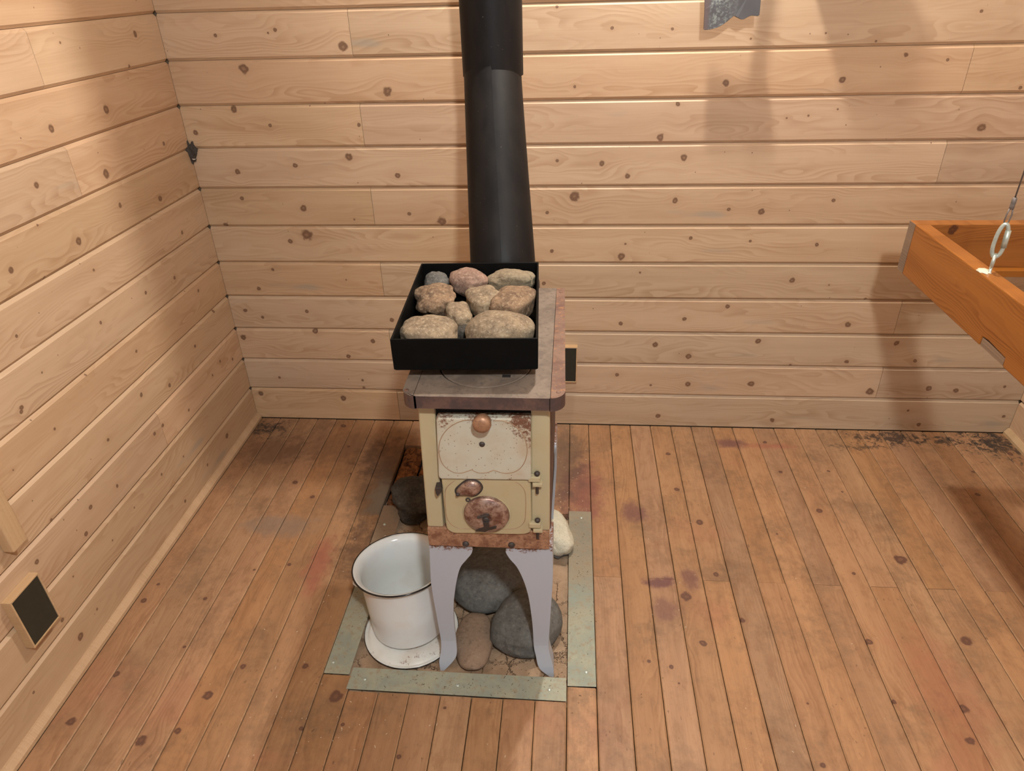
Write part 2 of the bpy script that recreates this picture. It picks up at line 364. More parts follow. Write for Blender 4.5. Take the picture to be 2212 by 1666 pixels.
MAT['copper'] = rusty('brown_nickel_knob', (0.40, 0.22, 0.13), (0.30, 0.17, 0.10), (0.17, 0.09, 0.06), scale=40, rough=0.45, metal=0.3, bstr=0.1)
MAT['iron'] = flat('dark_iron', (0.055, 0.045, 0.042), 0.55, 0.3, 0.3, 60, 0.1)
MAT['black'] = flat('black_sheet_steel', (0.0035, 0.0035, 0.0035), 0.5, 0.0, 0.5, 25, spec=0.07)
MAT['soot'] = flat('soot', (0.006, 0.005, 0.005), 0.95)  # flat black, paints the darkness inside gaps and slots
MAT['line'] = flat('brown_relief_line', (0.33, 0.22, 0.13), 0.4, 0, 0.3, 80)
MAT['blackrim'] = flat('black_enamel', (0.012, 0.011, 0.011), 0.18)
def galv_mat():
    m, nb, b = new_mat('dusty_galvanised')
    P = nb.n('ShaderNodeNewGeometry').outputs['Position']; x, y, z = nb.xyz(P)
    n1 = nb.noise(P, 11.0, 6.0, 0.7, 0.4); n2 = nb.noise(P, 60.0, 5.0, 0.75); n3 = nb.noise(P, 240.0, 3.0, 0.6)
    c = nb.mix(nb.step(n1, 0.36, 0.64), (0.25, 0.29, 0.245), (0.34, 0.345, 0.26))
    c = nb.mix(nb.m('MULTIPLY', nb.step(n2, 0.50, 0.66), 0.7), c, (0.30, 0.235, 0.155))
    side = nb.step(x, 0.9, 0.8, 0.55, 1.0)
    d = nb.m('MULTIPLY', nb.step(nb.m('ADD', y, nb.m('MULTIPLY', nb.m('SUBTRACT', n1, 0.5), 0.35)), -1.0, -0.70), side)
    c = nb.mix(nb.m('MULTIPLY', d, 0.92), c, nb.mix(n2, (0.13, 0.08, 0.05), (0.25, 0.165, 0.10)))  # browning paints real dirt and, on the left strip, the pot's shadow
    c = nb.mix(nb.step(n3, 0.66, 0.74), c, (0.10, 0.065, 0.045))
    finish(nb, b, c, 0.62, bump=n2, bstr=0.12, bdist=0.0008, metal=0.08); return m
MAT['galv'] = galv_mat()
MAT['ventdark'] = flat('black_vent_panel', (0.022, 0.024, 0.018), 0.35, 0, 0.3, 60)
MAT['zinc'] = flat('greenish_zinc', (0.50, 0.58, 0.54), 0.38, 0.5, 0.35, 90, 0.1)
MAT['cable'] = flat('grey_wire_rope', (0.18, 0.16, 0.15), 0.5, 0.4, 0.3, 200)
MAT['paint'] = flat('white_filler', (0.70, 0.64, 0.5), 0.8, 0, 0.15, 200, 0.3)
MAT['handle'] = wood('axe_handle_ash', (0.42, 0.27, 0.14), (0.28, 0.16, 0.08), (.1, .06, .04), rough=0.5, ring=0.3, K=80)
MAT['greywood'] = wood('weathered_grey_wood', (0.24, 0.165, 0.11), (0.15, 0.10, 0.07), (.1, .06, .04), rough=0.85, ring=0.6, K=60)
MAT['cobweb'] = flat('grey_lint', (0.055, 0.045, 0.038), 0.95, 0, 0.6, 90, 0.5)
MAT['silk'] = flat('white_silk', (0.6, 0.56, 0.5), 0.8)
def pipe_mat():
    m, nb, b = new_mat('black_stovepipe_steel')
    P = nb.n('ShaderNodeTexCoord').outputs['Object']
    n = nb.noise(nb.vm('MULTIPLY', P, (1, 1, 0.25)), 22.0, 5.0, 0.65); f = nb.noise(P, 260.0, 2.0)
    c = nb.mix(nb.step(n, 0.35, 0.7), (0.006, 0.006, 0.0072), (0.011, 0.010, 0.010))
    c = nb.mix(nb.step(f, 0.74, 0.80), c, (0.2, 0.17, 0.15))
    finish(nb, b, c, nb.m('ADD', 0.42, nb.m('MULTIPLY', n, 0.2)), bump=n, bstr=0.08, spec=0.2); return m
MAT['pipe'] = pipe_mat()
def axe_mat():
    m, nb, b = new_mat('old_axe_steel')
    P = nb.n('ShaderNodeTexCoord').outputs['Object']; x = nb.xyz(P)[0]
    n = nb.noise(P, 130.0, 5.0, 0.7)
    pat = nb.m('MULTIPLY', nb.step(n, 0.47, 0.60), nb.m('MULTIPLY', nb.step(x, 1.603, 1.613), nb.step(x, 1.69, 1.63)))
    c = nb.mix(nb.m('MULTIPLY', pat, 0.75), nb.mix(nb.noise(P, 20.0, 3.0), (0.07, 0.065, 0.068), (0.10, 0.10, 0.108)), (0.25, 0.28, 0.26))
    c = nb.mix(nb.m('MULTIPLY', nb.step(x, 1.612, 1.598), 0.6), c, (0.14, 0.085, 0.075))
    finish(nb, b, c, 0.5, bump=n, bstr=0.25, bdist=0.0006, metal=0.25); return m
MAT['axe'] = axe_mat()
def sand_mat():
    m, nb, b = new_mat('dry_hearth_dirt')
    P = nb.n('ShaderNodeNewGeometry').outputs['Position']
    n = nb.noise(P, 14.0, 6.0, 0.65); f = nb.noise(P, 160.0, 4.0, 0.7)
    c = nb.mix(nb.step(n, 0.3, 0.7), (0.27, 0.18, 0.115), (0.40, 0.285, 0.19))
    vo = nb.n('ShaderNodeTexVoronoi', {'Scale': 17.0}, feature='DISTANCE_TO_EDGE')
    nb.put(vo.inputs['Vector'], nb.vm('ADD', P, nb.vm('MULTIPLY', nb.comb(n, f, n), (0.06, 0.06, 0.0))))
    cr = nb.m('MULTIPLY', nb.step(vo.outputs['Distance'], 0.03, 0.006), nb.step(nb.noise(P, 7.0, 2.0), 0.44, 0.56))
    c = nb.mix(cr, c, (0.06, 0.035, 0.022))
    c = nb.mix(nb.step(f, 0.62, 0.72), c, (0.09, 0.055, 0.035))
    finish(nb, b, c, 0.95, bump=nb.m('SUBTRACT', f, cr), bstr=0.6, bdist=0.003, spec=0.15); return m
MAT['sand'] = sand_mat()
def rot_mat():
    m, nb, b = new_mat('rotten_charred_wood')
    P = nb.n('ShaderNodeTexCoord').outputs['Object']
    u, v, w = nb.xyz(P)
    n = nb.noise(nb.comb(nb.m('MULTIPLY', u, 1.0), nb.m('MULTIPLY', v, 1.4), w), 38.0, 6.0, 0.7, 0.8)
    g = nb.noise(nb.comb(nb.m('MULTIPLY', u, 9.0), nb.m('MULTIPLY', v, 60.0), w), 1.0, 3.0)
    c = nb.mix(nb.step(n, 0.34, 0.66), (0.035, 0.016, 0.010), (0.27, 0.115, 0.045))
    c = nb.mix(nb.m('MULTIPLY', nb.step(g, 0.5, 0.7), 0.5), c, (0.10, 0.045, 0.022))
    finish(nb, b, c, 0.9, bump=n, bstr=0.9, bdist=0.006, spec=0.2); return m
MAT['rot'] = rot_mat()
MAT['grit'] = flat('dark_grit', (0.085, 0.055, 0.038), 0.95, 0, 0.5, 300)

# ---------------------------------------------------------------- room
X1 = 2.862; Y1 = -4.2; ZC = 2.5
PZ0 = 0.1384; PW = 0.13                  # first joint height, board pitch
FG = 0.0919; FB = 0.0772                 # first floor gap, floor board pitch
rng = random.Random(11)
KB=[(0.17,1.376,0.006),(0.356,1.387,0.0074),(0.556,1.339,0.0149),(0.333,1.38,0.0037),(0.236,1.284,0.0168),(0.675,1.213,0.0153),(0.177,1.168,0.0118),(0.284,1.118,0.0064),(0.572,1.116,0.0071),(0.032,1.099,0.0097),(0.144,0.974,0.0099),(0.342,0.993,0.009),(0.525,1.018,0.0145),(0.678,0.958,0.0097),(0.138,0.886,0.0076),(0.344,0.853,0.0118),(0.06,0.796,0.0086),(0.703,0.832,0.0075),(0.81,0.806,0.0167),(0.513,0.813,0.0042),(0.34,0.759,0.0223),(0.276,0.737,0.0104),(0.192,0.633,0.0071),(0.125,0.559,0.009),(0.452,0.595,0.0035),(0.054,0.473,0.0092),(0.115,0.447,0.0083),(0.287,0.472,0.0082),(0.597,0.44,0.01),(0.226,0.506,0.0082),(0.023,0.362,0.0122),(0.303,0.391,0.0111),(0.516,0.352,0.0102),(0.414,0.287,0.0094),(0.126,0.19,0.0058),(0.455,0.184,0.0067),(0.455,0.151,0.0058),(0.038,0.116,0.0118),(0.365,0.101,0.0137),(1.252,0.888,0.018),(1.573,0.871,0.01),(1.414,0.842,0.0058),(1.745,0.843,0.0064),(1.849,0.836,0.0114),(1.163,0.835,0.0066),(2.065,0.87,0.007),(1.512,0.82,0.0029),(1.179,0.702,0.0075),(1.412,0.685,0.0149),(1.423,0.728,0.0044),(1.828,0.738,0.0051),(2.042,0.726,0.0072),(1.635,0.748,0.0073),(1.954,0.741,0.0043),(1.151,0.585,0.0077),(1.478,0.627,0.0045),(1.984,0.601,0.0105),(2.237,0.535,0.006),(2.108,0.585,0.0037),(1.278,0.499,0.0078),(1.785,0.503,0.0092),(1.643,0.455,0.0086),(1.423,0.435,0.0087),(2.2,0.44,0.0123),(1.617,0.503,0.0031),(1.929,0.408,0.0078),(1.908,0.371,0.011),(1.55,0.352,0.012),(1.673,0.307,0.012),(2.378,0.368,0.0108),(2.228,0.293,0.0095),(2.459,0.3,0.0071),(2.035,0.276,0.0064),(1.42,0.224,0.0082),(1.547,0.183,0.0058),(1.682,0.19,0.0115),(1.767,0.187,0.0049),(1.91,0.195,0.013),(2.213,0.196,0.0048),(2.336,0.17,0.0162),(2.536,0.188,0.0112),(2.63,0.18,0.0112),(2.791,0.2,0.0063),(1.584,0.046,0.0119),(2.009,0.039,0.0117),(2.541,0.031,0.0099),(2.828,0.075,0.0065),(2.488,0.092,0.0065),(1.743,1.335,0.0036),(1.948,1.345,0.0036),(2.089,1.322,0.004),(2.352,1.39,0.0061),(2.179,1.285,0.0081),(2.297,1.27,0.0045),(1.689,1.22,0.0117),(2.019,1.223,0.0102),(2.518,1.193,0.0064),(1.879,1.119,0.0033),(1.941,1.125,0.0038),(2.022,1.142,0.0038),(2.444,1.085,0.0141),(1.52,1.365,0.0045),(1.191,1.428,0.0053),(1.194,1.001,0.0073),(1.349,1.371,0.0053),(1.335,0.991,0.0102),(1.417,0.952,0.0103),(1.587,1.007,0.0115),(1.511,1.068,0.0128),(1.555,1.163,0.0083),(1.246,1.217,0.0055)]
KL=[(-0.47,1.399,0.0036),(-0.136,1.394,0.0106),(-0.209,1.318,0.0056),(-0.371,1.229,0.012),(-0.603,1.225,0.0108),(-0.455,1.081,0.0134),(-0.716,1.121,0.0093),(-0.243,0.955,0.0114),(-0.142,1.095,0.0076),(-0.439,0.993,0.0083),(-0.644,0.96,0.0114),(-0.758,1.039,0.0035),(-0.882,0.977,0.0089),(-0.796,0.924,0.0059),(-0.627,0.877,0.0046),(-0.176,0.827,0.0064),(-0.942,0.842,0.0045),(-0.67,0.745,0.0053),(-0.448,0.736,0.0059),(-0.287,0.718,0.0063),(-0.175,0.626,0.0059),(-0.572,0.607,0.0058),(-0.115,0.522,0.0061),(-1.01,0.694,0.0068),(-0.614,0.485,0.0073),(-0.475,0.436,0.0078),(-0.161,0.348,0.0063),(-0.076,0.31,0.0074),(-0.231,0.331,0.0053),(-0.916,0.733,0.003),(-0.42,0.307,0.0066),(-0.284,0.473,0.0067),(-0.787,0.652,0.0039),(-1.014,0.687,0.006),(-0.948,0.593,0.0042),(-1.099,0.585,0.0025),(-1.066,0.408,0.0048),(-0.799,0.456,0.0059),(-0.568,0.346,0.0067),(-0.615,0.348,0.0066),(-0.83,0.322,0.0061),(-0.943,0.342,0.0069),(-0.99,0.293,0.0079),(-1.15,0.353,0.0072),(-0.646,0.218,0.0054),(-0.52,0.193,0.0043),(-0.801,0.219,0.0038),(-0.92,0.204,0.0036),(-1.08,0.232,0.0039),(-1.058,0.088,0.0047),(-1.137,0.076,0.0112),(-1.161,0.166,0.0076),(-1.31,0.092,0.0041),(-0.248,0.085,0.0112),(-0.412,0.076,0.0061),(-0.583,0.059,0.0071)]
KF=[(1.606,-0.178,0.0095),(1.981,-0.267,0.0076),(1.968,-0.091,0.0081),(1.664,-0.539,0.0125),(1.613,-0.38,0.0103),(2.053,-0.469,0.0112),(1.677,-0.762,0.0089),(2.224,-0.675,0.018),(1.58,-0.851,0.0171),(2.07,-0.739,0.0063),(1.602,-1.007,0.0103),(1.457,-1.071,0.0067),(1.512,-1.085,0.0066),(1.592,-1.175,0.0094),(2.029,-0.98,0.0091),(2.277,-0.963,0.0158),(1.718,-0.926,0.0094),(2.589,-0.363,0.0086),(2.632,-0.241,0.0075),(2.145,-0.257,0.0061),(2.156,-0.368,0.0044),(2.809,-0.131,0.0108),(2.026,-1.153,0.0062),(2.181,-1.161,0.0113),(2.157,-1.243,0.0108),(1.813,-1.32,0.0067),(1.822,-1.169,0.0042),(1.525,-1.131,0.0038),(2.053,-0.808,0.0049),(1.893,-0.583,0.0041),(0.363,-0.044,0.012),(0.36,-0.129,0.0067),(0.34,-0.181,0.0066),(0.422,-0.181,0.0066),(0.294,-0.401,0.0107),(0.38,-0.473,0.0089),(0.042,-0.946,0.01),(0.217,-0.931,0.0062),(0.419,-1.144,0.009),(0.581,-1.134,0.009),(0.364,-1.231,0.013),(0.686,-1.216,0.0172),(0.065,-1.32,0.0126),(0.262,-1.357,0.0142),(0.336,-1.326,0.0093),(0.051,-0.884,0.0051),(0.412,-0.787,0.0066),(0.363,-0.929,0.005),(0.377,-1.039,0.0059),(0.099,-1.186,0.0089),(0.237,-1.096,0.0046),(0.314,-0.814,0.0046),(0.461,-0.965,0.0043),(0.12,-0.061,0.0086),(0.475,-0.341,0.0047),(0.957,-1.231,0.0048),(0.723,-1.288,0.0053),(0.627,-1.304,0.0053),(0.873,-1.358,0.0057)]

def struct(o, kind='structure'): o['kind'] = kind; return o
def slab(name, lo, hi, mat):
    bm = bmesh.new(); box(bm, lo, hi); return struct(mesh_obj(name, bm, mat))
wall_back = slab('wall_back', (-0.10, 0.013, -0.08), (X1+0.10, 0.07, ZC), MAT['plain'])
wall_left = slab('wall_left', (-0.07, Y1, -0.08), (-0.013, 0.013, ZC), MAT['plain'])
wall_right = slab('wall_right', (X1+0.013, Y1, -0.08), (X1+0.07, 0.013, ZC), MAT['plain'])
floor = slab('floor', (-0.07, Y1, -0.11), (X1+0.07, 0.013, -0.06), MAT['soot'])
ceiling = slab('ceiling', (-0.10, Y1-0.1, ZC), (X1+0.10, 0.10, ZC+0.05), MAT['plain'])
bm = bmesh.new()                          # front wall with a window hole, behind the camera
for lo, hi in (((-0.07, 0), (1.3, ZC)), ((2.0, 0), (X1+0.07, ZC)), ((1.3, 0), (2.0, 1.15)), ((1.3, 1.95), (2.0, ZC))):
    box(bm, (lo[0], Y1-0.06, lo[1]-0.08*(lo[1] == 0)), (hi[0], Y1, hi[1]))
wall_front = struct(mesh_obj('wall_front', bm, MAT['plain']))
bm = bmesh.new()
for lo, hi in (((1.28, 1.13), (2.02, 1.17)), ((1.28, 1.93), (2.02, 1.97)), ((1.28, 1.17), (1.32, 1.93)), ((1.98, 1.17), (2.02, 1.93)), ((1.64, 1.17), (1.66, 1.93))):
    box(bm, (lo[0], Y1-0.05, lo[1]), (hi[0], Y1+0.015, hi[1]))
window_1 = struct(mesh_obj('window_1', bm, MAT['trim'], bevel=0.003))

def board_mesh(L, v0, v1, bev, dep, thick, top=True, bottom=True, c0=0.0006):
    """plank lying along u, face at w = 0, bevelled long edges"""
    bm = bmesh.new()
    sec = [(v0, -thick), (v0, -dep if bottom else 0.0)]
    if bottom: sec.append((v0+bev, 0.0))
    if top: sec.append((v1-bev, 0.0))
    sec += [(v1, -dep if top else 0.0), (v1, -thick)]
    A = [bm.verts.new((c0, a, w)) for a, w in sec]; B = [bm.verts.new((L-c0, a, w)) for a, w in sec]
    n = len(sec)
    bm.faces.new(A[::-1]); bm.faces.new(B)
    for i in range(n): bm.faces.new((A[i], A[(i+1) % n], B[(i+1) % n], B[i]))
    return bm
KEYS = ['knot%d' % i for i in range(8)]
def add_board(name, bm, M, mat, parent, knots, nk, tone=0.0, grey=0.0):
    o = mesh_obj(name, bm, mat, parent); o.matrix_parent_inverse = Matrix.Identity(4); o.matrix_world = M
    knots = sorted(knots, key=lambda k: -k[2])[:nk]
    for i in range(nk):
        o[KEYS[i]] = list(knots[i]) if i < len(knots) else [-90.0, 0.0, 0.0005]
    o['tone'] = tone
    if grey: o['grey'] = grey  # cool light cast painted on lower right back-wall boards
    return o
def basis(u, v, w, t):
    M = Matrix.Identity(4)
    for r in range(3): M[r][0] = u[r]; M[r][1] = v[r]; M[r][2] = w[r]; M[r][3] = t[r]
    return M
def wall_rows(wall, length, frame, knots, joints, extra):
    row = 0; zlo = 0.004
    while zlo < ZC-0.02:
        zhi = min(PZ0+row*PW, ZC)
        cuts = [0.0] + [j for j in joints(row)] + [length]
        for a, b in zip(cuts[:-1], cuts[1:]):
            vc = (zlo+zhi)/2
            bm = board_mesh(b-a, zlo-vc+0.0005, zhi-vc-0.0005, 0.0080, 0.0075, 0.0128, True, row > 0)
            ks = [(k[0]-a, k[1]-vc, k[2]*1.4) for k in knots if a < k[0] < b and zlo < k[1] < zhi]
            if row >= 11 or extra:
                ks += [(rng.uniform(0.05, max(.06, b-a-.05)), rng.uniform(-.04, .04), rng.uniform(.006, .016)) for _ in range(4)]
            few = len(ks) <= 3 or row >= 12 or extra
            add_board('wall_board', bm, frame(a, vc), MAT['wall_few'] if few else MAT['wall'], wall, ks, 3 if few else 8, rng.uniform(-.03, .03), 0.0 if wall is not wall_back or b < .7 or row > 7 else (.6 if a > .5 else .4)*(1-row/10))
        zlo = zhi; row += 1
wall_rows(wall_back, X1, lambda a, z: basis((1,0,0), (0,0,1), (0,-1,0), (a, 0, z)), KB,
          lambda r: [0.582] if r % 2 == 0 else [2.36], False)
wall_rows(wall_left, -Y1, lambda a, z: basis((0,1,0), (0,0,1), (1,0,0), (0, Y1+a, z)), [(k[0]-Y1, k[1], k[2]) for k in KL],
          lambda r: [-Y1-2.40, -Y1-0.575] if r in (2, 8, 10) else [-Y1-1.75-.1*(r % 3)], False)
wall_rows(wall_right, -Y1, lambda a, z: basis((0,-1,0), (0,0,1), (-1,0,0), (X1, -a, z)), [], lambda r: [], True)

# floor boards, cut around the hearth
JY = -0.787
for i in range(-1, 36):
    x0 = max(FG+i*FB, 0.0); x1 = min(FG+(i+1)*FB, X1)
    if i == 16: x0 = 1.3222
    if i == 15: x1 = 1.3222
    if i == 7: segs = [(0, -.165), (-1.1555, Y1)]
    elif i == 8: segs = [(0, -.165), (-1.199, Y1)]
    elif 9 <= i <= 13: segs = [(0, -.47), (-1.199, Y1)]
    elif i == 14: segs = [(0, -.52), (-1.199, Y1)]
    elif i == 15: segs = [(0, -.506), (-1.1565, Y1)]
    elif i >= 16 and i % 2 == 0: segs = [(0, JY), (JY, Y1)]
    else: segs = [(0, Y1)]
    for (ya, yb) in segs:
        xc = (x0+x1)/2; L = ya-yb
        g = rng.uniform(.0007, .0013)
        bm = board_mesh(L, -(x1-x0)/2+g, (x1-x0)/2-g, 0.0026, 0.0024, 0.022)
        ks = [(k[1]-yb, xc-k[0], k[2]*1.5) for k in KF if x0 < k[0] < x1 and yb < k[1] < ya]
        fresh = 0.16 if (i == 15 and ya < -1) else (0.07 if (i == 14 and ya < -1) else 0.0)
        dz = rng.uniform(-.0007, .0007)
        add_board('floor_board', bm, basis((0,1,0), (-1,0,0), (0,0,1), (xc, yb, dz)), MAT['floor'], floor, ks, 4, fresh+rng.uniform(-.05, .05))
# rotten boards beside the stove
for i, (yb, dz) in enumerate(((-.50, -.004), (-.46, -.012))):
    bm = bmesh.new(); nx, ny = 12, 36; x0 = FG+(7+i)*FB; L = -.168-yb
    grid = []
    for b in range(ny+1):
        row = []
        for a in range(nx+1):
            u = L*b/ny; v = (a/nx-.5)*FB*.93
            h = noise.fractal(Vector((u*22+i*9, v*30, 1.3)), 1.0, 2.0, 4)
            cr = abs(math.sin((u*42+2.2*noise.noise(Vector((u*12, v*40, i))))))
            h2 = -0.007*max(0, .28-cr)/.28
            e = -0.012*max(0, abs(v)/(FB*.465)-.8)/.2
            row.append(bm.verts.new((u, v, dz-.006+.006*h+h2+e)))
        grid.append(row)
    for b in range(ny):
        for a in range(nx): bm.faces.new((grid[b][a], grid[b][a+1], grid[b+1][a+1], grid[b+1][a]))
    o = mesh_obj('rotten_board', bm, MAT['rot'], floor, smooth=True)
    o.matrix_world = basis((0,1,0), (-1,0,0), (0,0,1), (x0+FB/2, yb, 0))
    o['label'] = 'rotten, cracked brown floor board beside the stove'

# skirtings
def skirting(name, x, s):
    bm = bmesh.new(); pts = [(0.0, 0.0), (0.0, 0.026), (0.006, 0.026), (0.0165, 0.011), (0.0165, 0.0)]
    prism(bm, pts, lambda p: (x+s*p[0], -0.004, p[1]), lambda p: (x+s*p[0], Y1, p[1]))
    return struct(mesh_obj(name, bm, MAT['trim']))
skirting('baseboard_left', 0.0, 1); skirting('baseboard_right', X1, -1)

# ---------------------------------------------------------------- hearth pit
bm = bmesh.new(); nx, ny = 90, 110; xa, xb, ya, yb = .63, 1.252, -1.20, -.40
g = [[bm.verts.new((xa+(xb-xa)*a/nx, ya+(yb-ya)*b/ny, -.0195+.0075*noise.fractal(Vector((a*.13, b*.13, 4.0)), 1.0, 2.0, 5)
      - .02*max(0, (b/ny-.86)/.14)*(1 if a/nx < .5 else .9))) for a in range(nx+1)] for b in range(ny+1)]
for b in range(ny):
    for a in range(nx): bm.faces.new((g[b][a], g[b][a+1], g[b+1][a+1], g[b+1][a]))
sand = mesh_obj('hearth_dirt', bm, MAT['sand'], smooth=True)
sand['kind'] = 'stuff'; sand['label'] = 'dry brown dirt filling the hearth pit under the stove'; sand['category'] = 'dirt'

def strip(pts, label, screws):
    bm = bmesh.new(); prism_z(bm, pts, 0.0004, 0.0018)
    o = mesh_obj('metal_strip', bm, MAT['galv']); tag(o, label, 'strip', 'metal strips framing the hearth')
    for (x, y) in screws:
        b2 = bmesh.new(); lathe(b2, [(0, .0018), (.0048, .0018), (.0042, .0030), (0, .0034)], Matrix.Translation((x, y, 0)), 14)
        mesh_obj('screw', b2, MAT['zinc'], o, smooth=True)
    return o
strip([(.7045, -1.1945), (1.2483, -1.1975), (1.2476, -1.1335), (.7060, -1.1330)], 'metal strip along the front edge of the hearth, nearest the camera', [(.744, -1.165), (1.207, -1.168), (.98, -1.169)])
strip([(.6346, -1.153), (.7005, -1.1537), (.7045, -.508), (.636, -.508)], 'metal strip left of the white pot, half browned by dirt and painted-in shade', [(.649, -1.12), (.66, -.60)])
strip([(1.2513, -1.1551), (1.3215, -1.1537), (1.3215, -.508), (1.2505, -.508)], 'metal strip on the right side of the hearth, beside the right stove leg', [(1.298, -1.113), (1.29, -.54)])

# ---------------------------------------------------------------- stones
def stone(name, c, r, rz, seed, mat, label, group=None, boxy=0.0, rough=0.12, tilt=(0, 0), flatb=None, cat='stone'):
    bm = bmesh.new(); bmesh.ops.create_icosphere(bm, subdivisions=5, radius=1.0)
    R = Matrix.Rotation(rz, 3, 'Z') @ Matrix.Rotation(tilt[0], 3, 'X') @ Matrix.Rotation(tilt[1], 3, 'Y')
    off = Vector((seed*3.7, seed*1.9, seed*.7))
    for v in bm.verts:
        p = v.co.copy()
        if boxy:
            e = 1.0-boxy
            p = Vector([math.copysign(abs(q)**e, q) for q in p]); p *= (1.0+.25*boxy)/max(1, 1)
        d = 1.0+rough*noise.noise(p*1.1+off)*1.6+rough*.6*noise.noise(p*2.6+off)+rough*.18*noise.noise(p*7+off)
        p = p*d
        v.co = R @ Vector((p.x*r[0], p.y*r[1], p.z*r[2]))
        if flatb is not None: v.co.z = max(v.co.z, -flatb)
    lo = min(v.co.z for v in bm.verts)
    o = mesh_obj(name, bm, mat, smooth=True); o.location = (c[0], c[1], c[2]-lo)
    return tag(o, label, cat, group)
SM = {
 'tan': stone_mat('tan_granite', (0.175, 0.130, 0.088), (0.30, 0.23, 0.152), (0.48, 0.41, 0.30), crack=.45),
 'brown': stone_mat('rough_brown_rock', (0.14, 0.090, 0.058), (0.28, 0.185, 0.115), (0.45, 0.35, 0.235), crack=.8),
 'pink': stone_mat('pinkish_granite', (0.20, 0.125, 0.095), (0.33, 0.215, 0.165), (0.46, 0.36, 0.28), crack=.5),
 'dark': stone_mat('dark_grey_granite', (0.085, 0.083, 0.078), (0.14, 0.135, 0.125), (0.27, 0.26, 0.23), crack=.25),
 'grey': stone_mat('smooth_grey_stone', (0.100, 0.100, 0.094), (0.140, 0.138, 0.128), (0.20, 0.195, 0.18), scale=14, crack=.12),
 'flatbrown': stone_mat('smooth_brown_stone', (0.235, 0.165, 0.115), (0.285, 0.20, 0.14), (0.33, 0.25, 0.18), scale=14, crack=.12),
 'sooty': stone_mat('sooty_black_rock', (0.035, 0.032, 0.028), (0.065, 0.058, 0.05), (0.11, 0.10, 0.085), crack=.4),
 'white': stone_mat('whitewashed_rock', (0.52, 0.50, 0.40), (0.62, 0.60, 0.48), (0.34, 0.34, 0.28), crack=.5, under=(0.16, 0.165, 0.17)),
 'olive': stone_mat('grey_brown_rock', (0.22, 0.175, 0.12), (0.30, 0.245, 0.165), (0.38, 0.33, 0.23), crack=.7),
}
ZT = 0.8445; G1 = 'sauna stones in the black tray'
stone('stone', (.9190, -.700, ZT), (.032, .034, .029), .2, 3, SM['dark'], 'dark blue-grey stone in the back left corner of the tray', G1)
stone('stone', (.8960, -.738, ZT), (.0150, .018, .019), .4, 4, SM['olive'], 'small olive stone in front of the dark one, tray left side', G1)
stone('stone', (1.0000, -.706, ZT), (.046, .035, .0305), -.25, 5, SM['pink'], 'pinkish pointed stone at the back middle of the tray', G1, boxy=.12)
stone('stone', (1.1000, -.696, ZT), (.049, .030, .027), -.1, 6, SM['olive'], 'ridged grey-brown stone in the back right corner of the tray', G1, boxy=.3, rough=.16)
stone('stone', (.9350, -.810, ZT), (.041, .046, .0295), .35, 17, SM['brown'], 'rough lumpy brown rock at the left middle of the tray', G1, boxy=.2, rough=.2)
stone('stone', (.9985, -.876, ZT), (.027, .044, .0245), .3, 8, SM['tan'], 'smooth tan stone in the centre, between brown rock and front stones', G1, boxy=.2)
stone('stone', (1.0480, -.820, ZT), (.040, .053, .0325), .5, 9, SM['tan'], 'tan stone leaning left of the big right stone, tray centre', G1, boxy=.15)
stone('stone', (1.1140, -.833, ZT), (.044, .056, .0325), -.35, 10, SM['brown'], 'brown stone with a dark patch by the right wall of the tray', G1, boxy=.22, rough=.1)
stone('stone', (.9510, -.975, ZT), (.054, .047, .0295), .05, 11, SM['tan'], 'oblong pale stone in the front left corner of the tray', G1, boxy=.25, rough=.1)
stone('stone', (1.0990, -.978, ZT), (.068, .054, .039), 0, 12, SM['tan'], 'largest rounded speckled stone in the front right corner of the tray', G1, boxy=.08, rough=.07)
stone('stone', (1.0160, -.945, ZT), (.0135, .015, .016), .3, 13, SM['sooty'], 'small dark stone wedged between the two front stones of the tray', G1, boxy=.3)
G2 = 'stones lying in the hearth pit'
stone('stone', (1.022, -.835, -.036), (.105, .108, .060), .35, 21, SM['grey'], 'wide dark grey stone lying behind, between the stove legs', G2, boxy=.1, rough=.08)
stone('stone', (1.004, -1.030, -.028), (.047, .086, .027), .06, 22, SM['flatbrown'], 'flat oval brown stone beside the left stove leg', G2, boxy=.15, rough=.04)
stone('stone', (1.141, -.983, -.036), (.086, .104, .057), -.45, 23, SM['grey'], 'large smooth grey stone behind the right stove leg', G2, boxy=.12, rough=.07)
stone('stone', (.752, -.490, -.034), (.074, .080, .046), .3, 24, SM['sooty'], 'black sooty rock behind the white pot', G2, boxy=.25, rough=.16)
stone('stone', (1.005, -.625, -.036), (.075, .07, .055), .3, 26, SM['sooty'], 'black rock at the back, deep under the stove', G2, boxy=.25, rough=.16)
stone('stone', (1.205, -.640, -.030), (.050, .078, .044), .5, 25, SM['white'], 'whitish rock right of the stove, leaning on the metal strip', G2, boxy=.2, rough=.12, tilt=(.2, .1))

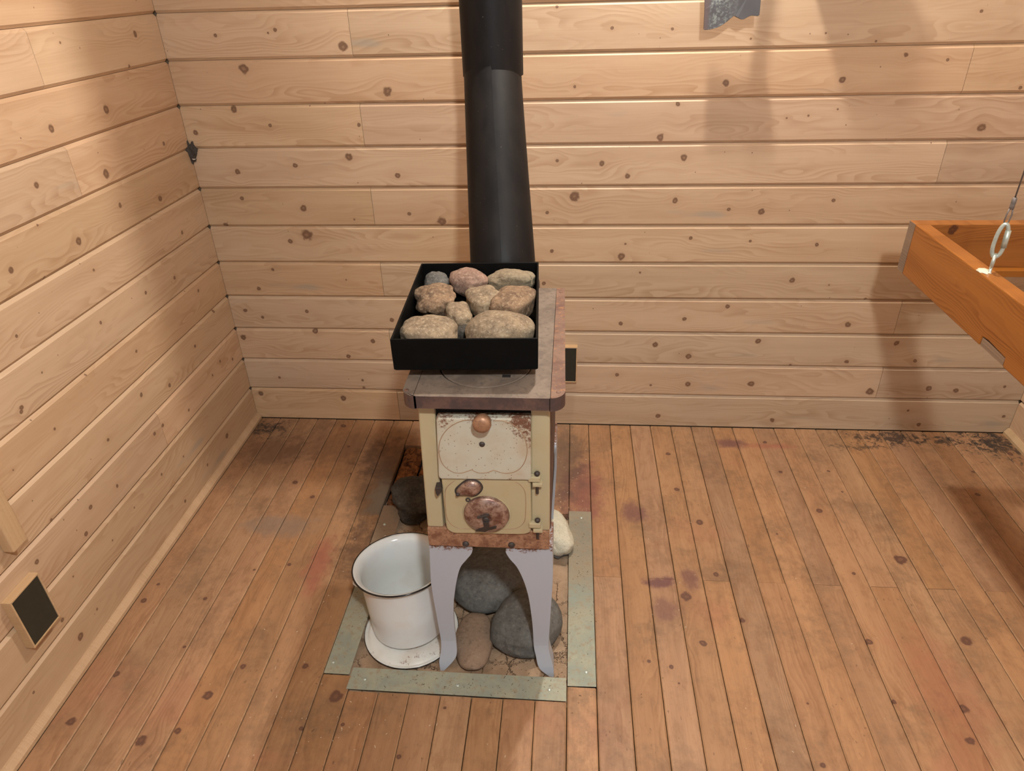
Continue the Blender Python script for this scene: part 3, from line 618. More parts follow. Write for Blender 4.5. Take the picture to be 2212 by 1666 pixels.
# ---------------------------------------------------------------- wood stove
stove = thing('wood_stove', 'small old cream enamel wood stove on pale curved legs in the middle of the floor', 'stove', (1.07, -.845, -.018))
def sp(name, bm, mat, parent=None, **k):      # part of the stove, modelled in world space
    p = parent or stove
    o = mesh_obj(name, bm, mat, p, **k)
    o.matrix_parent_inverse = Matrix.Translation(stove.location).inverted() if p is stove else Matrix.Identity(4)
    return o
def sub(name, bm, mat, parent, **k): return mesh_obj(name, bm, mat, parent, **k)
bm = bmesh.new(); box(bm, (.942, -1.084, .388), (1.202, -.600, .787)); body = sp('body', bm, MAT['cream'], bevel=.006)
bm = bmesh.new(); prism_y(bm, [(.9315, .455), (.968, .455), (.9745, .765), (.9735, .787), (.9405, .787), (.936, .64)], -1.082, -1.098)
sp('front_post', bm, MAT['cream'], bevel=.004)
bm = bmesh.new(); prism_y(bm, [(1.164, .455), (1.2052, .455), (1.2055, .787), (1.1675, .787)], -1.082, -1.098)
sp('front_post', bm, MAT['cream'], bevel=.004)
bm = bmesh.new(); box(bm, (.9735, -1.0875, .735), (1.1685, -1.080, .7862)); sp('door_gap_shade', bm, MAT['soot'])  # black box painting in the shaded opening above the fire door
# base plate
bm = bmesh.new(); prism_y(bm, rounded(.9312, 1.2045, .402, .4555, .004), -1.082, -1.101)
base = sp('base_plate', bm, MAT['rust'], bevel=.0015)
for x, z in ((1.0161, .4115), (1.1197, .4135)):
    bm = bmesh.new(); lathe(bm, [(.0075, 0), (.0075, .003), (.0055, .0055), (0, .0065)], FRONT(x, -1.1005, z), 18)
    sub('bolt', bm, MAT['iron'], base, smooth=True)
# side panels
for s in (-1, 1):
    bm = bmesh.new(); x = 1.072+s*.1345
    pts = [(-1.060, .425), (-.64, .425), (-.64, .745), (-1.060, .745)]
    prism(bm, pts, lambda p: (x, p[0], p[1]), lambda p: (x-s*.005, p[0], p[1])); sp('side_panel', bm, MAT['toprim'], bevel=.002)
# upper door
bm = bmesh.new(); pts = [(.9745, .603), (1.163, .606)] + [(1.1668, .612), (1.1678, .7605), (.9782, .7575), (.9715, .611)]
prism_y(bm, pts, -1.088, -1.113); door = sp('fire_door', bm, MAT['fire_door'], bevel=.004, seg=3)
emb = [(1.052, .7545), (1.0298, .7524), (1.0039, .7358), (.9867, .7123), (.9788, .6862), (.9794, .6574), (.9868, .6381), (1.0036, .6236), (1.0214, .6217), (1.0429, .6308)]
path = [(p.x, -1.1130, p.y) for p in catmull(emb, 5)]
path += [(p.x, -1.1130, p.y) for p in catmull([(1.0429, .6308), (1.054, .6245), (1.0642, .6228), (1.077, .6252), (1.0893, .6316)], 5)][1:]
path += [(p.x, -1.1130, p.y) for p in catmull([(1.0893, .6316), (1.1127, .6240), (1.1364, .6307), (1.1525, .6507), (1.1597, .682), (1.1555, .7122), (1.1427, .7371), (1.1168, .7534), (1.093, .7545)], 5)][1:]
bm = bmesh.new(); tube(bm, path, .0010, 6); sub('embossed_line', bm, MAT['line'], door, smooth=True)
bm = bmesh.new(); lathe(bm, [(.0115, 0), (.013, .006), (.0182, .013), (.0187, .022), (.0172, .0275), (.010, .0300), (0, .0306)], FRONT(1.0732, -1.1125, .760), 32)
sub('door_knob', bm, MAT['copper'], door, smooth=True)
bm = bmesh.new(); lathe(bm, [(.0062, 0), (.0058, .0022), (.003, .0038), (0, .0042)], FRONT(1.0682, -1.1128, .697), 18); sub('rivet', bm, MAT['iron'], door, smooth=True)
# ash door
bm = bmesh.new(); pts = [(.9755, .602), (.9755, .470)] + [(p.x, p.y) for p in catmull([(.9755, .470), (.978, .456), (.990, .4465), (1.004, .4455)], 4)] + [(1.135, .448)] + [(p.x, p.y) for p in catmull([(1.135, .448), (1.152, .4500), (1.163, .458), (1.1655, .474)], 4)] + [(1.1655, .602)]
q = []
for p in pts:
    if not q or (abs(p[0]-q[-1][0])+abs(p[1]-q[-1][1])) > 1e-4: q.append(p)
prism_y(bm, q, -1.086, -1.1065); ash = sp('ash_door', bm, MAT['ash_door'], bevel=.004, seg=3)
e = [(1.0049, .5960), (.9876, .5789), (.9809, .558), (.9790, .5021), (.985, .4771), (.9999, .4636), (1.0293, .4611), (1.1092, .4636), (1.1340, .4686), (1.1480, .4833), (1.1525, .505), (1.1536, .5645), (1.145, .5871), (1.1333, .597)]
bm = bmesh.new(); tube(bm, [(p.x, -1.1064, p.y) for p in catmull(e, 4)], .0009, 6); sub('embossed_line', bm, MAT['line'], ash, smooth=True)
# round air damper: rim ring, domed disc, hub, wing key
bm = bmesh.new(); tube(bm, [(1.0685+.0515*math.cos(a), -1.1068, .5055+.0495*math.sin(a)) for a in [2*PI*k/48 for k in range(48)]], .0022, 8, True)
sub('damper_seat', bm, MAT['ash_door'], ash, smooth=True)
prof = [(.0495, .002), (.0500, .004), (.0488, .0068)] + [(.0488*math.cos(t), .0068+.0125*math.sin(t)) for t in [PI/2*k/12 for k in range(1, 9)]] + [(.0125, .0188), (.0110, .0165), (0, .0160)]
bm = bmesh.new(); lathe(bm, prof, FRONT(1.0685, -1.1062, .5085), 56); sub('air_damper', bm, MAT['chrome'], ash, smooth=True)
bm = bmesh.new(); lathe(bm, [(.0075, .014), (.0075, .0175), (.0062, .0190), (0, .0192)], FRONT(1.0682, -1.1062, .5035), 20); sub('damper_screw', bm, MAT['iron'], ash, smooth=True)
key = [(-.008, -.003), (-.0075, -.020), (-.026, -.036), (-.020, -.0405), (-.004, -.037), (.004, -.037), (.0085, -.026), (.021, -.018), (.024, -.0235), (.013, -.033), (.0065, -.0385)]
key = [(-.006, -.004), (-.005, -.019), (-.017, -.026), (-.026, -.038), (-.005, -.040), (.0035, -.036), (.0065, -.028), (.019, -.0215), (.023, -.0155), (.0245, -.0205), (.0195, -.0255), (.0075, -.0195), (.006, -.004)]
key = [(-.0062, -.004), (-.0055, -.0215), (-.017, -.0275), (-.0255, -.0375), (-.004, -.0385), (.0045, -.0325), (.0215, -.0245), (.0225, -.0185), (.0195, -.0175), (.0065, -.0225), (.0062, -.004)]
bm = bmesh.new(); prism(bm, key, lambda p: (1.0685+p[0], -1.1290+.24*(abs(p[1])-.004), .5050+p[1]), lambda p: (1.0685+p[0], -1.1250+.24*(abs(p[1])-.004), .5050+p[1])); sub('damper_key', bm, MAT['iron'], ash, bevel=.0006)
wing = [(-.0185, .0085), (-.005, .0145), (.002, .0185), (.0075, .0180), (.0085, .0150), (.003, .0110), (-.008, .0075), (-.0175, .0058)]
bm = bmesh.new(); prism(bm, wing, lambda p: (1.0685+p[0], -1.1290+.24*(abs(p[1])-.004), .5050+p[1]), lambda p: (1.0685+p[0], -1.1250+.24*(abs(p[1])-.004), .5050+p[1])); sub('damper_key', bm, MAT['iron'], ash, bevel=.0006)
# teardrop keyhole cover, its raised border and small screw
td = catmull([(1.0050, .5615), (1.0120, .5572), (1.0260, .5580), (1.0440, .5560), (1.0580, .5680), (1.0625, .5815), (1.0560, .5950), (1.0430, .6010), (1.0290, .5980), (1.0170, .5880), (1.0050, .5735)], 5, True)
bm = bmesh.new(); tube(bm, [(p.x, -1.1072, p.y) for p in td], .0016, 6, True); sub('cover_border', bm, MAT['iron'], ash, smooth=True)
cx = sum(p.x for p in td)/len(td); cz = sum(p.y for p in td)/len(td)
bm = bmesh.new(); rings = []
for s, d in ((.93, 0), (.90, .004), (.75, .0085), (.45, .0105), (.15, .0112)):
    rings.append([bm.verts.new((cx+(p.x-cx)*s, -1.1063-d, cz+(p.y-cz)*s)) for p in td])
for A, B in zip(rings[:-1], rings[1:]):
    for k in range(len(td)): bm.faces.new((A[k], A[(k+1) % len(td)], B[(k+1) % len(td)], B[k]))
bm.faces.new(rings[-1]); sub('keyhole_cover', bm, MAT['chrome'], ash, smooth=True)
bm = bmesh.new(); lathe(bm, [(.004, 0), (.004, .004), (.002, .006), (0, .006)], FRONT(1.0100, -1.1135, .5655), 14); sub('cover_rivet', bm, MAT['iron'], ash, smooth=True)
bm = bmesh.new(); tube(bm, [(1.0300+.0042*math.cos(a), -1.1080, .5455+.0042*math.sin(a)) for a in [2*PI*k/16 for k in range(16)]], .0015, 6, True); sub('ring', bm, MAT['iron'], ash, smooth=True)
# hinges
for dz in (0, -.1275):
    bm = bmesh.new(); box(bm, (1.160, -1.112, .601+dz), (1.186, -1.098, .614+dz)); h = sp('hinge', bm, MAT['cream'], bevel=.002)
    bm = bmesh.new(); box(bm, (1.169, -1.114, .5895+dz), (1.190, -1.096, .5990+dz)); sub('hinge_lug', bm, MAT['cream'], h, bevel=.002)
    bm = bmesh.new(); lathe(bm, [(.0034, -.038), (.0034, .012), (.0058, .0125), (.0060, .0165), (.003, .0195), (0, .020)], Matrix.Translation((1.1790, -1.1055, .605+dz)), 14); sub('hinge_pin', bm, MAT['iron'], h, smooth=True)
# catch on the left
bm = bmesh.new(); prism_y(bm, [(.9625, .583), (.9750, .584), (.9755, .572), (.9665, .5595), (.9630, .568)], -1.096, -1.118); sp('door_catch', bm, MAT['iron'], bevel=.0015)
# cooking plate: main plate with a round lid, rusty right strip and left corner strip
bm = bmesh.new(); OUT = [(.9405, -1.1235), (1.2062, -1.1235), (1.2062, -.586), (.9405, -.586)]
def loop(pts, z): 
    v = [bm.verts.new((p[0], p[1], z)) for p in pts]
    return v, [bm.edges.new((v[i], v[(i+1) % len(v)])) for i in range(len(v))]
LC = (1.069, -.992); LR = .0975
hole = [(LC[0]+LR*math.cos(2*PI*k/56), LC[1]+LR*math.sin(2*PI*k/56)) for k in range(56)]
for z in (.815, .787):
    a, ea = loop(OUT, z); b_, eb = loop(hole, z)
    bmesh.ops.triangle_fill(bm, use_beauty=True, edges=ea+eb)
    if z == .815: ta, tb = a, b_
    else:
        for A, B in ((ta, a), (tb, b_)):
            for i in range(len(A)): bm.faces.new((A[i], A[(i+1) % len(A)], B[(i+1) % len(A)], B[i]))
plate = sp('top_plate', bm, [MAT['top'], MAT['toprim']])
for p in plate.data.polygons:
    if abs(p.normal.z) < .5: p.material_index = 1
bm = bmesh.new(); lathe(bm, [(0, .790), (LR-.0032, .790), (LR-.0032, .8143), (LR-.0044, .8153), (0, .8156)], Matrix.Translation((LC[0], LC[1], 0)), 64); lid_ = sub('round_lid', bm, MAT['top'], plate)
bm = bmesh.new(); prism_z(bm, [(1.107, -1.046), (1.124, -1.046), (1.124, -1.036), (1.107, -1.036)], .8150, .8160); sub('lifter_slot', bm, MAT['soot'], plate)
rr = .030
cr = [(1.2350-rr+rr*math.cos(a), -1.1235+rr+rr*math.sin(a)) for a in [-PI/2+PI/2*k/8 for k in range(9)]]
bm = bmesh.new(); prism_z(bm, [(1.2072, -1.1235)] + cr + [(1.2280, -.586), (1.2072, -.586)], .785, .8152); st = sp('plate_edge_strip', bm, [MAT['topside'], MAT['toprim']])
for p in st.data.polygons:
    if abs(p.normal.z) < .5: p.material_index = 1
st['label'] = 'rust-orange edge strip on the right'
cl = [(.9147+rr-rr*math.cos(a), -1.1235+rr+rr*math.sin(a)) for a in [-PI/2+PI/2*k/8 for k in range(9)]]
bm = bmesh.new(); prism_z(bm, [(.9395, -1.1235)] + cl + [(.9120, -.586), (.9395, -.586)], .785, .8152); st2 = sp('plate_edge_strip', bm, [MAT['top'], MAT['toprim']])
for p in st2.data.polygons:
    if abs(p.normal.z) < .5: p.material_index = 1
for q_, (x, y) in ((st2, (.9235, -1.103)), (st, (1.2215, -1.100)), (st, (1.2185, -.612))):
    bm = bmesh.new(); lathe(bm, [(.0046, .8150), (.0042, .8166), (.002, .8174), (0, .8175)], Matrix.Translation((x, y, 0)), 14); sub('rivet', bm, MAT['topside'], q_, smooth=True)
bm = bmesh.new(); lathe(bm, [(.094, .700), (.094, .8145), (.088, .8165), (.060, .8165)], Matrix.Translation((1.068, -.550, 0)), 48); sp('flue_collar', bm, MAT['iron'], smooth=True)
# legs: cast angle pieces, a curved front web and a curved side web
inL = [(1.0284, .3991), (1.0290, .386), (1.0245, .372), (1.0115, .3526), (.9967, .3278), (.9846, .281), (.9749, .2231), (.9705, .1768), (.9693, .126), (.9698, .0737), (.9700, .0350), (.9605, .0135), (.9330, -.0175)]
ouL = [(.9275, -.0165), (.9241, .0092), (.9290, .0351), (.9312, .0711), (.9270, .1741), (.9235, .2713), (.9270, .340), (.9300, .4020)]
inR = [(1.1147, .4017), (1.1060, .391), (1.1058, .3800), (1.1146, .3608), (1.1293, .3377), (1.1438, .2958), (1.1541, .2463), (1.1601, .1885), (1.164, .1284), (1.1657, .0694), (1.1705, .0418), (1.1800, .0050), (1.2100, -.0185)]
ouR = [(1.2165, -.0170), (1.2150, .0090), (1.2055, .0480), (1.2025, .0719), (1.2045, .1241), (1.2090, .224), (1.2125, .3179), (1.2110, .4060)]
def leg(inn, out, side, rear=False):
    bm = bmesh.new()
    fy = lambda z: -1.0945-.024*max(0, min(1, (.075-z)/.09))**1.3
    pts = [(p.x, p.y) for p in catmull(inn, 4)] + [(p.x, p.y) for p in catmull(out, 3)]
    n = len(pts)
    a = [bm.verts.new((x, fy(z), z)) for x, z in pts]; b = [bm.verts.new((x, fy(z)+.008, z)) for x, z in pts]
    ea = [bm.edges.new((a[i], a[(i+1) % n])) for i in range(n)]; eb = [bm.edges.new((b[i], b[(i+1) % n])) for i in range(n)]
    bmesh.ops.triangle_fill(bm, use_beauty=True, edges=ea); bmesh.ops.triangle_fill(bm, use_beauty=True, edges=eb)
    for i in range(n): bm.faces.new((a[i], a[(i+1) % n], b[(i+1) % n], b[i]))
    # side web: same curve turned round the outer corner
    oz = sorted([(p.y, p.x) for p in catmull(out, 4)])
    def ox(z):
        for (z0, x0), (z1, x1) in zip(oz[:-1], oz[1:]):
            if z0 <= z <= z1: return x0+(x1-x0)*(z-z0)/max(1e-6, z1-z0)
        return oz[-1][1] if z > oz[-1][0] else oz[0][1]
    ci = [(p.x, p.y) for p in catmull(inn, 4)]
    sp_ = []
    for x, z in ci:
        if z > -.012: sp_.append((max(.010, abs(x-ox(z))*.86), z))
    A0, A1, B0, B1 = [], [], [], []
    for wdt, z in sp_:
        xo = ox(z); y0 = fy(z)+.004
        A0.append(bm.verts.new((xo, y0, z))); A1.append(bm.verts.new((xo, y0+wdt, z)))
        B0.append(bm.verts.new((xo-side*.007, y0, z))); B1.append(bm.verts.new((xo-side*.007, y0+wdt, z)))
    for i in range(len(sp_)-1):
        for P, Q in ((A0, A1), (A1, B1), (B1, B0), (B0, A0)): bm.faces.new((P[i], P[i+1], Q[i+1], Q[i]))
    bm.faces.new((A0[0], A1[0], B1[0], B0[0])); bm.faces.new((A0[-1], A1[-1], B1[-1], B0[-1]))
    if rear:
        for v in bm.verts: v.co.y = -1.690-v.co.y
    return sp('leg', bm, MAT['leg'], bevel=.0022, seg=2, angle=55)
leg(inL, ouL, -1); leg(inR, ouR, 1); leg(inL, ouL, -1, True); leg(inR, ouR, 1, True)

# ---------------------------------------------------------------- stovepipe
pipe = thing('stovepipe', 'black sheet steel stovepipe leaning back from the stove, then rising straight', 'stovepipe', (1.068, -.550, .8165))
def pp(name, bm, parent=None, **k):
    o = mesh_obj(name, bm, MAT['pipe'], parent or pipe, **k)
    if parent is None: o.matrix_parent_inverse = Matrix.Translation(pipe.location).inverted()
    return o
def seam_tube(bm, path, radii, seam, lap, n=72):
    """rolled sheet along a path: the radius steps where the sheet overlaps itself"""
    P = [Vector(p) for p in path]; m = len(P); rows = []
    for k in range(m):
        t = (P[min(k+1, m-1)]-P[max(k-1, 0)]).normalized()
        e1 = (Vector((1, 0, 0))-t*t.x).normalized(); e2 = t.cross(e1)
        row = []
        for i in range(n+1):
            a = seam+2*PI*i/n; rr_ = radii[k]+lap*(1-i/n)
            row.append(bm.verts.new(P[k]+rr_*(math.cos(a)*e1+math.sin(a)*e2)))
        rows.append(row)
    for A, B in zip(rows[:-1], rows[1:]):
        for i in range(n): bm.faces.new((A[i], A[i+1], B[i+1], B[i]))
        bm.faces.new((A[n], A[0], B[0], B[n]))
pth = catmull([(1.068, -.550, .8165), (1.0675, -.547, .872), (1.0485, -.410, 1.075), (1.0325, -.290, 1.255), (1.0300, -.266, 1.300), (1.0300, -.265, 1.340)], 6)
rad = [.0865-.0082*min(1, max(0, (p.z-.87)/.40)) for p in pth]
bm = bmesh.new(); seam_tube(bm, pth, rad, -PI*.49, -.0050)
low = pp('lower_section', bm, smooth=True)
m_ = low.modifiers.new('edges', 'EDGE_SPLIT'); m_.split_angle = math.radians(35)
bm = bmesh.new(); seam_tube(bm, [(1.0300, -.265, 1.284+.08*k) for k in range(15)]+[(1.0300, -.265, 2.497)], [.0790]*16, PI*.6, .0012)
up = pp('upper_section', bm, smooth=True); m_ = up.modifiers.new('edges', 'EDGE_SPLIT'); m_.split_angle = math.radians(35)
bm = bmesh.new(); tube(bm, [(1.031+.0755*math.cos(a), -.275+.0755*math.sin(a), 1.272-.010*((a+PI*.36)**2)) for a in [-PI*.47+PI*.30*k/8 for k in range(9)]], [.0008, .002, .003, .0034, .0034, .0032, .003, .002, .0008], 8)
pp('crimp', bm, low, smooth=True).matrix_parent_inverse = Matrix.Translation(pipe.location).inverted()

# ---------------------------------------------------------------- tray
tray = thing('stone_tray', 'black open steel tray full of stones, set on top of the stove', 'tray', (1.029, -.861, .8165), math.radians(2.3))
hx, hy, t_ = .1435, .2045, .0042
bm = bmesh.new()
z0, z1 = .0235, .0945
o4 = [(-hx, -hy), (hx, -hy), (hx, hy), (-hx, hy)]
def ring(k, z): return [bm.verts.new((x-math.copysign(k, x), y-math.copysign(k, y), z)) for x, y in o4]
A = ring(.004, z0); A2 = ring(0, z0+.004); B = ring(0, z1); C_ = ring(t_, z1); D = ring(t_, z0+.004)
bm.faces.new(A)
for P, Q in ((A, A2), (A2, B), (B, C_), (C_, D)):
    for i in range(4): bm.faces.new((P[i], P[(i+1) % 4], Q[(i+1) % 4], Q[i]))
bm.faces.new(D)
mesh_obj('pan', bm, MAT['black'], tray, bevel=.0012)
for s in (-1, 1):
    bm = bmesh.new(); box(bm, (-.06, s*.10-.012, 0.0002), (.06, s*.10+.012, z0)); mesh_obj('foot', bm, MAT['black'], tray)

# ---------------------------------------------------------------- enamel pot on its lid
lid = thing('pot_lid', 'chipped white enamel lid lying under the pot in the dirt', 'lid', (.828, -.996, -.0155))
bm = bmesh.new(); lathe(bm, [(0, 0), (.112, 0), (.1225, .002), (.1262, .0060), (.1256, .0085), (.1230, .0088), (.1190, .0066), (.1165, .0078), (.1130, .0108), (.108, .0118), (0, .0118)], n=80)
mesh_obj('lid_plate', bm, MAT['lid'], lid, smooth=True)
bm = bmesh.new(); tube(bm, [(.1258*math.cos(2*PI*k/80), .1258*math.sin(2*PI*k/80), .0058) for k in range(80)], .0016, 6, True); mesh_obj('black_rim', bm, MAT['blackrim'], lid, smooth=True)
pot = thing('enamel_pot', 'tall white enamel pot with a black rim, standing left of the stove legs', 'pot', (.8222, -.9775, -.0030))
pot.rotation_euler = (-.085, -.048, 0)
H = .2035
bm = bmesh.new(); lathe(bm, [(0, 0), (.094, 0), (.0995, .003), (.1010, .008), (.1050, .10), (.1095, H-.022), (.1120, H-.012), (.1185, H-.003), (.1245, H), (.1235, H+.0020), (.1180, H-.0004), (.1110, H-.0050), (.1066, H-.0120), (.1046, H-.024), (.1015, .10), (.0965, .012), (.090, .006), (0, .006)], n=96)
mesh_obj('pot_body', bm, MAT['pot'], pot, smooth=True)
bm = bmesh.new(); tube(bm, [(.1247*math.cos(2*PI*k/96), .1247*math.sin(2*PI*k/96), H+.0004) for k in range(96)], .0023, 8, True); mesh_obj('black_rim', bm, MAT['blackrim'], pot, smooth=True)
a = math.radians(200)
bm = bmesh.new(); tube(bm, [(.110*math.cos(a)+d*math.cos(a)-s*.014*math.sin(a), .110*math.sin(a)+d*math.sin(a)+s*.014*math.cos(a), H-.030+z) for s, d, z in ((-1, 0, -.004), (-.8, .010, 0), (-.3, .0155, .002), (.3, .0155, .002), (.8, .010, 0), (1, 0, -.004))], .0030, 8); mesh_obj('ear', bm, MAT['white'], pot, smooth=True)

# ---------------------------------------------------------------- wall vents
def vent(label, M):
    """local: u right, v up, w out of the wall; outer size .094 x .147, .025 deep"""
    t = thing('wall_vent', label, 'vent'); t.matrix_world = M
    w, h, d, k = .047, .0735, .0235, .0042
    o = [(-w, -h), (w, -h), (w, h), (-w, h)]; i_ = [(-w+k, -h+k), (w-k, -h+k), (w-k, h-k), (-w+k, h-k)]
    for n_ in range(4):
        m_ = (n_+1) % 4; bm = bmesh.new()
        prism(bm, [o[n_], o[m_], i_[m_], i_[n_]], lambda p: (p[0], p[1], .0003), lambda p: (p[0], p[1], d))
        f = mesh_obj('frame_bar', bm, MAT['trim'], t, bevel=.0008)
    bm = bmesh.new(); box(bm, (-w+k, -h+k, .0003), (w-k, h-k, d-.0012)); mesh_obj('vent_panel', bm, MAT['ventdark'], t, bevel=.002)
    return t
vent('small vent with a wooden frame and black panel on the left wall', basis((0, 1, 0), (0, 0, 1), (1, 0, 0), (0, -1.2275, .2775)))
vent('small framed black vent low on the back wall, half hidden by the stove', basis((1, 0, 0), (0, 0, 1), (0, -1, 0), (1.2255, 0, .2755)))
# batten on the left wall
bm = bmesh.new(); box(bm, (.0002, -1.213, .443), (.028, -1.168, 1.32)); o = mesh_obj('wooden_batten', bm, MAT['trim'], bevel=.004, seg=3)
tag(o, 'upright pale wooden batten ending on the left wall above the vent', 'batten')

# ---------------------------------------------------------------- hanging bunk frame
bunk = thing('hanging_bunk', 'orange varnished wooden bunk frame hanging at the right by a cable', 'frame', (2.16, -.32, .768))
def bp(name, bm, M, mat, knots=(), **k):
    o = mesh_obj(name, bm, mat, bunk, **k); o.matrix_parent_inverse = Matrix.Translation(bunk.location).inverted(); o.matrix_basis = M
    for i in range(2): o[KEYS[i]] = list(knots[i]) if i < len(knots) else [-90., 0., .0005]
    return o
RY = -.3580; RL = 1.80; RH = .14
# side rail: outline in (y, z) with the broken-out notch on its lower edge
bm = bmesh.new(); ol = [(0, -RH/2), (.428, -RH/2), (.430, -RH/2+.0215), (.455, -RH/2+.0245), (.500, -RH/2+.0215), (.527, -RH/2+.020), (.529, -RH/2), (RL, -RH/2), (RL, RH/2), (0, RH/2)]
# u runs towards the camera (-y)
prism(bm, ol, lambda p: (p[0], p[1], 0.0), lambda p: (p[0], p[1], -.038))
side = bp('side_rail', bm, basis((0, -1, 0), (0, 0, 1), (-1, 0, 0), (2.160, RY, .838)), MAT['bunk'], bevel=.0025)
bm = bmesh.new(); box(bm, (.431, -RH/2+.001, -.036), (.5265, -RH/2+.0205, -.0016)); o = mesh_obj('broken_edge', bm, MAT['greywood'], side); o['label'] = 'bare grey splintered wood'
bm = bmesh.new(); box(bm, (0, -RH/2, -.0375), (.700, RH/2, 0)); back = bp('back_rail', bm, basis((1, 0, 0), (0, 0, 1), (0, -1, 0), (2.1605, -.3580, .838)), MAT['bunk'], [(.099, .056, .020)], bevel=.002)
bm = bmesh.new(); box(bm, (-.0006, -RH/2+.001, -.0365), (.0006, RH/2-.001, -.001)); o = mesh_obj('end_grain', bm, MAT['greywood'], back); o['label'] = 'grey-brown sawn end'
bm = bmesh.new(); box(bm, (.040, -RH/2, 0), (.700, -RH/2+.020, .024)); o = mesh_obj('ledge_strip', bm, MAT['bunk'], back, bevel=.002)
bm = bmesh.new(); box(bm, (0, -RH/2, -.038), (.660, RH/2, 0)); bp('front_rail', bm, basis((1, 0, 0), (0, 0, 1), (0, -1, 0), (2.1990, RY-RL+.038, .838)), MAT['bunk'], bevel=.002)
# eye bolt with a daub of filler
EX, EY, EZ = 2.1790, -.705, .908
loc = lambda o: setattr(o, 'matrix_parent_inverse', Matrix.Translation(bunk.location).inverted())
bm = bmesh.new(); tube(bm, [(EX, EY, EZ-.03), (EX, EY, EZ+.017)], .0032, 10)
tube(bm, [(EX+.004*math.sin(t)*0+.0125*math.cos(t)*.55, EY+.0125*math.cos(t)*.83, EZ+.029+.0135*math.sin(t)) for t in [2*PI*k/24 for k in range(24)]], .0036, 8, True)
eye = mesh_obj('eye_bolt', bm, MAT['zinc'], bunk, smooth=True); loc(eye); eye['label'] = 'pale zinc eye bolt screwed into the rail'
bm = bmesh.new(); bmesh.ops.create_icosphere(bm, subdivisions=3, radius=1)
for v in bm.verts:
    d = 1+.35*noise.noise(v.co*2.2)
    v.co = Vector((EX-.006+v.co.x*.013*d, EY+.010+v.co.y*.018*d, EZ+.0005+v.co.z*.0028*d))
f = mesh_obj('filler_daub', bm, MAT['paint'], bunk, smooth=True); loc(f); f['label'] = 'white filler round the eye bolt'
# quick link
qp = []
for k in range(40):
    t = 2*PI*k/40; x = .0102*math.cos(t)*(1.0+.12*math.sin(t)*-1); z = .036*math.sin(t)
    z = math.copysign(abs(math.sin(t))**.8, math.sin(t))*.0375
    qp.append((EX+x*.93, EY-x*.30, EZ+.0425+.0325+z))
bm = bmesh.new(); tube(bm, qp, .0042, 10, True); ql = mesh_obj('quick_link', bm, MAT['zinc'], smooth=True)
tag(ql, 'rust-spotted pale zinc chain link joining the cable to the orange frame', 'link')
bm = bmesh.new(); P1 = Vector(qp[2]); P2 = Vector(qp[38])
tube(bm, [Vector(qp[1])+(Vector(qp[3])-Vector(qp[1]))*1.0 - Vector((0,0,-.004)), Vector(qp[38])], .0058, 10)
nut = mesh_obj('sleeve_nut', bm, MAT['zinc'], ql, smooth=True)
tz = EZ+.0425+.070
cab = thing('hanging_cable', 'thin grey wire cable holding up the orange frame', 'cable', (EX, EY, tz-.004))
bm = bmesh.new(); tube(bm, [(.0, 0, .040), (.0006, 0, .5), (0, 0, 2.496-(tz-.004))], .0016, 8); mesh_obj('wire', bm, MAT['cable'], cab, smooth=True)
bm = bmesh.new(); tube(bm, [(-.0028, 0, .040), (-.0055, 0, .024), (-.0045, .002, .008), (0, .003, .0020), (.0045, .002, .008), (.0055, 0, .024), (.0028, 0, .040)], .0016, 8); mesh_obj('wire_loop', bm, MAT['cable'], cab, smooth=True)
bm = bmesh.new(); lathe(bm, [(.0030, .036), (.0046, .037), (.0050, .045), (.0044, .0475), (.0050, .050), (.0048, .060), (.0028, .062)], n=14); mesh_obj('ferrule', bm, MAT['cable'], cab, smooth=True)

# ---------------------------------------------------------------- axe on the back wall
axe = thing('old_axe', 'old rusty steel axe head hanging blade-left high on the back wall', 'axe', (1.68, -.075, 1.50))
low_ = [(1.5949, 1.3673), (1.5991, 1.3651), (1.6125, 1.3664), (1.6301, 1.3706), (1.6428, 1.3765), (1.6542, 1.3844), (1.6632, 1.3923), (1.6707, 1.3987), (1.6736, 1.3983), (1.6819, 1.3939), (1.692, 1.3896), (1.6981, 1.39), (1.7094, 1.3963), (1.7168, 1.3986), (1.7337, 1.3967), (1.7377, 1.3997)]
upr = [(1.7365, 1.4226), (1.7352, 1.447), (1.7330, 1.4515), (1.716, 1.4520), (1.706, 1.4555), (1.694, 1.4605), (1.682, 1.4575), (1.672, 1.4560), (1.654, 1.4705), (1.632, 1.4880), (1.610, 1.5060), (1.594, 1.5180), (1.5895, 1.5165), (1.5870, 1.480), (1.5895, 1.44), (1.5921, 1.418)]
def ht(x):
    if x < 1.66: return .0012+(x-1.586)/.074*.0075
    return .0087+.0055*math.sin(min(1, (x-1.66)/.03)*PI/2)
bm = bmesh.new(); pts = low_+upr; n = len(pts)
a = [bm.verts.new((x, -.075-ht(x), z)) for x, z in pts]; b = [bm.verts.new((x, -.075+ht(x), z)) for x, z in pts]
for vs in (a, b):
    bmesh.ops.triangle_fill(bm, use_beauty=True, edges=[bm.edges.new((vs[i], vs[(i+1) % n])) for i in range(n)])
for i in range(n): bm.faces.new((a[i], a[(i+1) % n], b[(i+1) % n], b[i]))
ah = mesh_obj('axe_head', bm, MAT['axe'], axe, bevel=.0008); AI = Matrix.Translation(axe.location).inverted(); ah.matrix_parent_inverse = AI
bm = bmesh.new(); tube(bm, [(1.694, -.075, 1.4000), (1.694, -.075, 1.46), (1.695, -.075, 1.62), (1.698, -.075, 1.80), (1.700, -.075, 1.95)], [.011, .0125, .013, .013, .015], 14)
h = mesh_obj('axe_handle', bm, MAT['handle'], axe, smooth=True); h.matrix_parent_inverse = AI
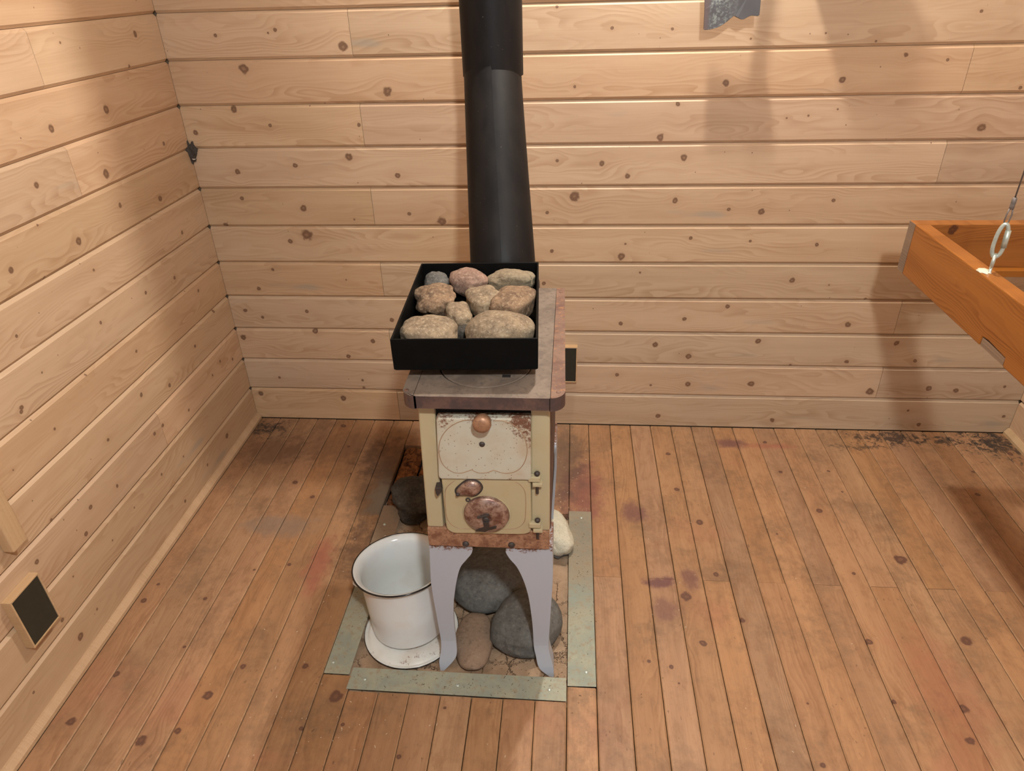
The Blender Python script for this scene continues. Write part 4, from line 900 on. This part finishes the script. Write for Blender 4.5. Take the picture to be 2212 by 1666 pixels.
bm = bmesh.new(); tube(bm, [(1.700, .006, 1.915), (1.700, -.10, 1.92)], .003, 8); h = mesh_obj('hanging_nail', bm, MAT['iron'], axe); h.matrix_parent_inverse = AI
# block above the frame edge whose shadow falls on the wall
bm = bmesh.new(); box(bm, (1.831, -.120, 1.575), (1.945, -.0004, 1.72)); o = mesh_obj('wall_block', bm, MAT['trim'], bevel=.006)
tag(o, 'wooden block on the wall whose broad shadow falls right of the axe', 'block')

# ---------------------------------------------------------------- corner cobweb
bm = bmesh.new(); bmesh.ops.create_icosphere(bm, subdivisions=5, radius=1)
for v in bm.verts:
    p = v.co.copy(); d = 1+.55*noise.fractal(p*2.0, 1.0, 2.0, 4)
    v.co = Vector((.006+p.x*.017*d, -.006+p.y*.010*d, 1.040+p.z*.028*d))
cw = mesh_obj('cobweb_clump', bm, MAT['cobweb'], smooth=True); tag(cw, 'dark clump of cobweb and lint in the corner where the two walls meet', 'cobweb')
bm = bmesh.new(); tube(bm, [(.010, -.019, 1.0215), (.015, -.0205, 1.0195), (.021, -.019, 1.0205)], [.001, .0022, .001], 8); mesh_obj('cocoon', bm, MAT['silk'], cw, smooth=True)

# ---------------------------------------------------------------- crumbs
def crumbs(name, areas, mat, label, seed, smin, smax):
    r = random.Random(seed); bm = bmesh.new()
    for (cx, cy, sx, sy, z, n) in areas:
        for _ in range(n):
            x, y = r.gauss(cx, sx), r.gauss(cy, sy); s = r.uniform(smin, smax); l = s*r.uniform(1, 3.2); a = r.uniform(0, PI)
            if x < .02 or x > X1-.02 or y > -.006: continue
            ca, sa = math.cos(a), math.sin(a)
            v = [bm.verts.new((x+ca*dx*l-sa*dy*s, y+sa*dx*l+ca*dy*s, z+dz)) for dx, dy, dz in ((-1, -.6, 0), (1, -.5, 0), (1, .5, 0), (-1, .6, 0), (0, 0, s*.8))]
            for f in ((0, 1, 4), (1, 2, 4), (2, 3, 4), (3, 0, 4)): bm.faces.new([v[i] for i in f])
    o = mesh_obj(name, bm, mat); o['kind'] = 'stuff'; o['label'] = label; o['category'] = 'debris'
    return o
crumbs('dark_crumbs', [(1.0, -1.165, .17, .016, .0018, 90), (1.285, -.85, .02, .18, .0018, 70), (.668, -.85, .02, .2, .0018, 60), (1.1, -1.09, .12, .04, -.014, 70), (2.75, -.06, .10, .035, .0006, 120), (2.4, -.05, .15, .03, .0006, 60), (.10, -.08, .05, .06, .0006, 60)], MAT['grit'], 'dark crumbs of dirt and bark scattered round the hearth and in the floor corners', 5, .0005, .0013)
crumbs('pale_splinters', [(1.25, -.35, .05, .18, .0008, 60), (1.5, -.9, .35, .35, .0008, 60), (.65, -.9, .12, .3, .002, 40), (.7, -1.3, .2, .06, .0008, 40)], MAT['paint'], 'pale splinters and dust flecks scattered over the floor', 6, .0004, .0011)
